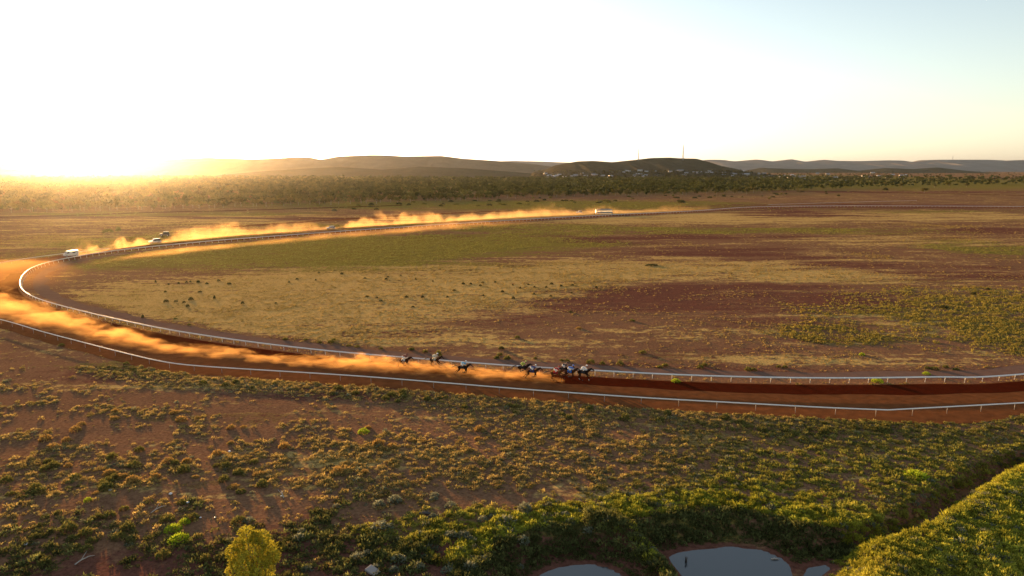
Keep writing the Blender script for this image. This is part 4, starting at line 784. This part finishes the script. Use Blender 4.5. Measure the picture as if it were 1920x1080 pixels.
def rider(root_loc, rz, sh, silk, pants, helm, label, v_=0, tilt=0.0):
    if v_ not in JM:
        V0, E0, sil, silE, bre, breE, boots = jockey_parts(v_); JM[v_] = (skin('person', V0, E0, HC['skinm'], 1), skin('jersey', sil, silE, CL['white'], 1), skin('breeches', bre, breE, CL['white'], 1), [skin('boot', q, [(0, 1), (1, 2), (2, 3), (3, 4)], CL['black'], 1) for q in boots])
        b = MB(); bmesh.ops.create_uvsphere(b.b, u_segments=14, v_segments=9, radius=.135)
        for v in list(b.b.verts):
            if v.co.z < -.035: v.co.z = -.035
        b.box((.13, 0, -.01), (.1, .16, .02), .008); JM['helm'] = b.mesh('helmet', CL['white'], True)
        b = MB(); b.box((.1, 0, 0), (.03, .15, .05), .01); JM['gog'] = b.mesh('goggles', CL['black'])
    body, jer, bree, boots = JM[v_]; r = empty('person', root_loc, rz); r.scale = (sh, sh, sh); tag(r, label, 'person', 'jockeys in the race')
    ob('body', body, r)
    def col(me, c): q = me.copy(); q.materials.clear(); q.materials.append(CL[c]); return q
    ob('jersey', col(jer, silk), r); ob('breeches', col(bree, pants), r)
    for q in boots: ob('boot', q, r)
    h_ = ob('helmet', col(JM['helm'], helm), r, (.50, 0, 2.27)); ob('goggles', JM['gog'], h_, (.01, 0, -.06)); return r
def runner(px, py, pose, coat, hl, cloth, silk, pants, helm, jl, size=1.06, white_sock=False, dz=0.0, turn=0.0):
    X, Y = P(px, py); j = int(np.argmin(np.hypot(inner[:, 0] - X, inner[:, 1] - Y))); t = inner[max(j - 3, 0)] - inner[j + 3]; rz = math.atan2(t[1], t[0]) + turn
    body, tail, mane, br, socks = get_horse(pose, coat); r = tag(empty('racehorse', (X, Y, .03 + dz), rz), hl, 'horse', 'racehorses galloping on the track'); r.scale = (size,) * 3
    ob('body', body, r); ob('tail', tail, r); ob('mane', mane, r); ob('bridle', br, r); ob('saddle_cloth', saddlecloth(CL[cloth]), r)
    for k, (a, b_, yy_) in enumerate(socks):
        q = MB(); A = Vector((a[0], yy_, a[1])); B = Vector((b_[0], yy_, b_[1])); d = (B - A).normalized(); q.tube([B - d * .03, B + d * .09], [.05, .062], 8); q.build('hoof', HC['hoof'], r, True)
        if white_sock and k in (0, 3): q = MB(); q.tube([A.lerp(B, .1), B], [.044, .046], 8); q.build('sock', HC['sock'], r, True)
    rider((X, Y, .03 + dz), rz, size, silk, pants, helm, jl, pose)
runner(758, 690, 1, 'bay', 'bay racehorse trailing last of all in the dust', 'white', 'maroon', 'white', 'maroon', 'jockey in maroon jersey and white breeches on the last horse')
runner(815, 690, 0, 'bay', 'brown racehorse second from last beside the olive bush', 'cream', 'cream', 'cream', 'white', 'jockey all in cream on the second last horse', dz=.1)
runner(868, 704, 1, 'dark', 'dark racehorse alone in the middle of the dust cloud', 'black', 'cyan', 'white', 'white', 'jockey in light blue and white crouching on the lone horse')
runner(980, 704, 2, 'dark', 'dark racehorse under the lime green rider beside the rail', 'black', 'lime', 'lime', 'lime', 'jockey in lime green jersey and helmet')
runner(998, 713, 1, 'bay', 'bay racehorse nearest the camera in the second pair', 'navy', 'navy', 'white', 'white', 'jockey in navy jersey with white breeches just ahead of the lime one', dz=.1)
runner(1042, 715, 0, 'chest', 'chestnut racehorse under the red rider at the back of the front group', 'red', 'red', 'white', 'red', 'jockey in deep red jersey bent low in the front group')
runner(1057, 707, 2, 'dark', 'black racehorse closest to the rail in the front group', 'black', 'black', 'white', 'black', 'jockey in black jersey and white breeches near the rail')
runner(1068, 714, 1, 'bay', 'brown racehorse in the middle of the front group', 'blue', 'blue', 'white', 'blue', 'jockey in bright blue jersey and white breeches', dz=.1)
runner(1093, 714, 0, 'dark', 'leading dark racehorse with white socks at the head of the field', 'black', 'white', 'white', 'white', 'jockey in white jersey and white helmet on the leading horse', 1.1, True)

# ------------------------------------------------------------------ dust raised by the race and by the vehicles
def dust(name, pts, dens, colr, aniso, label, nscale, thr=(.46, .78), grain=(1.0, 1.0, 1.0), rate=.1, zsharp=1.0):
    # pts: (x, y, halfwidth, height, amount), x increasing
    p = np.array(pts, float); x0, x1 = p[0, 0], p[-1, 0]; y0, y1 = p[:, 1].min() - 1, p[:, 1].max() + 1; hm = p[:, 3].max(); wm = p[:, 2].max()
    xs = np.linspace(x0, x1, 90); yc = np.interp(xs, p[:, 0], p[:, 1]); wv = np.interp(xs, p[:, 0], p[:, 2]); hv = np.interp(xs, p[:, 0], p[:, 3])
    V = []
    for a, b_, c, d in zip(xs, yc, wv, hv): V += [(a, b_ - c, .08), (a, b_ + c, .08), (a, b_ + c, d), (a, b_ - c, d)]
    Fq = []
    for k in range(len(xs) - 1):
        a = k * 4
        for q in range(4): Fq.append((a + q, a + (q + 1) % 4, a + 4 + (q + 1) % 4, a + 4 + q))
    n = len(xs) * 4; Fq += [(3, 2, 1, 0), (n - 4, n - 3, n - 2, n - 1)]
    me = bpy.data.meshes.new(name); me.from_pydata(V, [], Fq)
    m = bpy.data.materials.new(name); m.use_nodes = True; t = m.node_tree; L = t.links; t.nodes.remove(t.nodes['Principled BSDF'])
    vol = t.nodes.new('ShaderNodeVolumePrincipled'); vol.inputs['Color'].default_value = (*colr, 1); vol.inputs['Anisotropy'].default_value = aniso; L.new(vol.outputs[0], t.nodes['Material Output'].inputs['Volume'])
    tc = t.nodes.new('ShaderNodeTexCoord'); s = t.nodes.new('ShaderNodeSeparateXYZ'); L.new(tc.outputs['Object'], s.inputs[0])
    def mth(op, a, b_=None, c=None, clamp=False):
        k = t.nodes.new('ShaderNodeMath'); k.operation = op; k.use_clamp = clamp
        for i, v in enumerate((a, b_, c)):
            if v is None: continue
            if isinstance(v, (int, float)): k.inputs[i].default_value = v
            else: L.new(v, k.inputs[i])
        return k.outputs[0]
    u = mth('DIVIDE', mth('SUBTRACT', s.outputs[0], x0), x1 - x0, clamp=True)
    def curve(vals, lo, hi):
        f = t.nodes.new('ShaderNodeFloatCurve'); c = f.mapping.curves[0]; c.points[0].location = (0, (vals[0] - lo) / (hi - lo)); c.points[1].location = (1, (vals[-1] - lo) / (hi - lo))
        for px, v in list(zip((p[:, 0] - x0) / (x1 - x0), vals))[1:-1]: c.points.new(px, (v - lo) / (hi - lo))
        f.mapping.update(); L.new(u, f.inputs['Value']); return mth('MULTIPLY_ADD', f.outputs[0], hi - lo, lo)
    ycv = curve(p[:, 1], y0, y1); wc = curve(p[:, 2], 0, wm * 1.05); hc = curve(p[:, 3], 0, hm * 1.05); ac = curve(p[:, 4], 0, 2.6)
    lat = mth('SUBTRACT', 1.0, mth('DIVIDE', mth('ABSOLUTE', mth('SUBTRACT', s.outputs[1], ycv)), wc), clamp=True)
    zr = mth('DIVIDE', s.outputs[2], hc)
    mp = t.nodes.new('ShaderNodeMapping'); mp.inputs['Scale'].default_value = grain; L.new(tc.outputs['Object'], mp.inputs[0])
    nz = t.nodes.new('ShaderNodeTexNoise'); nz.inputs['Scale'].default_value = nscale; nz.inputs['Detail'].default_value = 3.5; nz.inputs['Roughness'].default_value = .6; nz.inputs['Distortion'].default_value = .5; L.new(mp.outputs[0], nz.inputs['Vector'])
    nb = t.nodes.new('ShaderNodeTexNoise'); nb.inputs['Scale'].default_value = nscale * .22; nb.inputs['Detail'].default_value = 1; L.new(mp.outputs[0], nb.inputs['Vector'])
    # billowing: the local top height follows the broad noise
    top = mth('MULTIPLY', mth('SUBTRACT', mth('MULTIPLY', nb.outputs[0], 2.6), .55), 1.0); zz = mth('DIVIDE', zr, mth('MAXIMUM', top, .12))
    vert = mth('POWER', mth('SUBTRACT', 1.0, zz, clamp=True), zsharp)
    sh = mth('MULTIPLY', mth('POWER', lat, .6), vert)
    val = mth('ADD', nz.outputs[0], mth('MULTIPLY', mth('SUBTRACT', sh, .5), .55))
    mr = t.nodes.new('ShaderNodeMapRange'); mr.inputs['From Min'].default_value = thr[0]; mr.inputs['From Max'].default_value = thr[1]; L.new(val, mr.inputs['Value'])
    d_ = mth('MULTIPLY', mth('MULTIPLY', mr.outputs[0], sst_node(mth, sh)), mth('MULTIPLY', ac, dens)); L.new(d_, vol.inputs['Density'])
    m.cycles.volume_step_rate = rate; me.materials.append(m); o = ob(name, me); return tag(o, label, 'dust', kind='stuff')
def sst_node(mth, v): return mth('MULTIPLY', v, 3.0, clamp=True)
DC = (.92, .53, .19)
pp = [(P(px, py)[0], P(px, py)[1], w_, h_, a) for px, py, w_, h_, a in [(-120, 560, 13, 4.8, .4), (0, 580, 13, 4.6, .55), (80, 598, 9.5, 4.0, .65), (200, 630, 6.2, 3.4, .75), (330, 656, 4.4, 2.6, .9), (450, 668, 4.4, 2.5, 1.1), (570, 679, 4.4, 2.5, 1.4), (680, 688, 4.4, 2.4, 1.8), (800, 697, 4.2, 2.3, 2.0), (900, 704, 4.0, 2.1, 2.0), (980, 710, 3.6, 1.9, 1.9), (1035, 714, 2.8, 1.5, 1.6), (1060, 716, 1.5, .8, .1)]]
dust('race_dust', pp, .36, DC, .35, 'orange dust trailing behind the galloping horses along the front straight', .55, rate=.08, grain=(.55, 1, 1.4), thr=(.44, .80))
pp = [(P(px, py)[0], P(px, py)[1], w_ * 1.15, h_ * 1.5, a) for px, py, w_, h_, a in [(134, 482, 3, 2.8, 2.4), (146, 479.5, 4.6, 4.6, 2.5), (185, 473, 6.5, 6.5, 2.4), (240, 464, 6.5, 7, 1.9), (310, 455, 6, 8.5, .95), (390, 447, 6, 9.5, .8), (500, 438, 7, 10, .6), (575, 433, 7, 9, .35), (625, 429, 5, 4, .6), (680, 425, 6, 9, .8), (760, 420, 7, 10, .7), (860, 414, 8, 9, .6), (960, 408, 10, 9, .45), (1100, 402, 12, 6, .25), (1330, 393, 14, 5, .05)]]
dust('vehicle_dust', pp, .12, (.95, .64, .30), .5, 'golden dust billowing behind the vehicles along the back straight', .17, rate=.08, thr=(.42, .80))
pp = [(P(px, py)[0], P(px, py)[1], w_, h_, a) for px, py, w_, h_, a in [(70, 520, 6, 1.5, .2), (120, 503, 14, 3, .8), (220, 487, 15, 3.5, .9), (340, 473, 16, 3.5, .8), (480, 458, 17, 3.5, .6), (620, 446, 18, 3.5, .35), (760, 434, 20, 4, .5), (900, 424, 20, 4, .3), (1000, 418, 15, 3, .05)]]
pb = [(-215, 205, 30, 3, .0), (-195, 215, 36, 3.5, .8), (-170, 215, 36, 3.5, 1.0), (-150, 205, 30, 3.2, .9), (-138, 200, 20, 2.5, .4), (-128, 196, 12, 2, .0)]
dust('bend_dust', pb, .022, DC, .5, 'faint orange dust left hanging over the outside of the bend', .1, thr=(.3, .8), rate=.12)
dust('drifting_dust', pp, .032, (.95, .60, .26), .55, 'thin golden dust drifting low across the infield beside the back straight', .08, thr=(.3, .75), rate=.15)

# ------------------------------------------------------------------ haze
b = MB(); b.box((0, 6500, 88.), (29000, 15200, 184.)); hz = bpy.data.materials.new('haze'); hz.use_nodes = True; t = hz.node_tree; t.nodes.remove(t.nodes['Principled BSDF'])
vp = t.nodes.new('ShaderNodeVolumePrincipled'); vp.inputs['Color'].default_value = (.97, .93, .86, 1); vp.inputs['Density'].default_value = 1.25e-5; vp.inputs['Anisotropy'].default_value = .90
t.links.new(vp.outputs[0], t.nodes['Material Output'].inputs['Volume']); o = b.build('haze', hz); tag(o, 'thin golden evening haze filling the air', 'haze', kind='stuff')
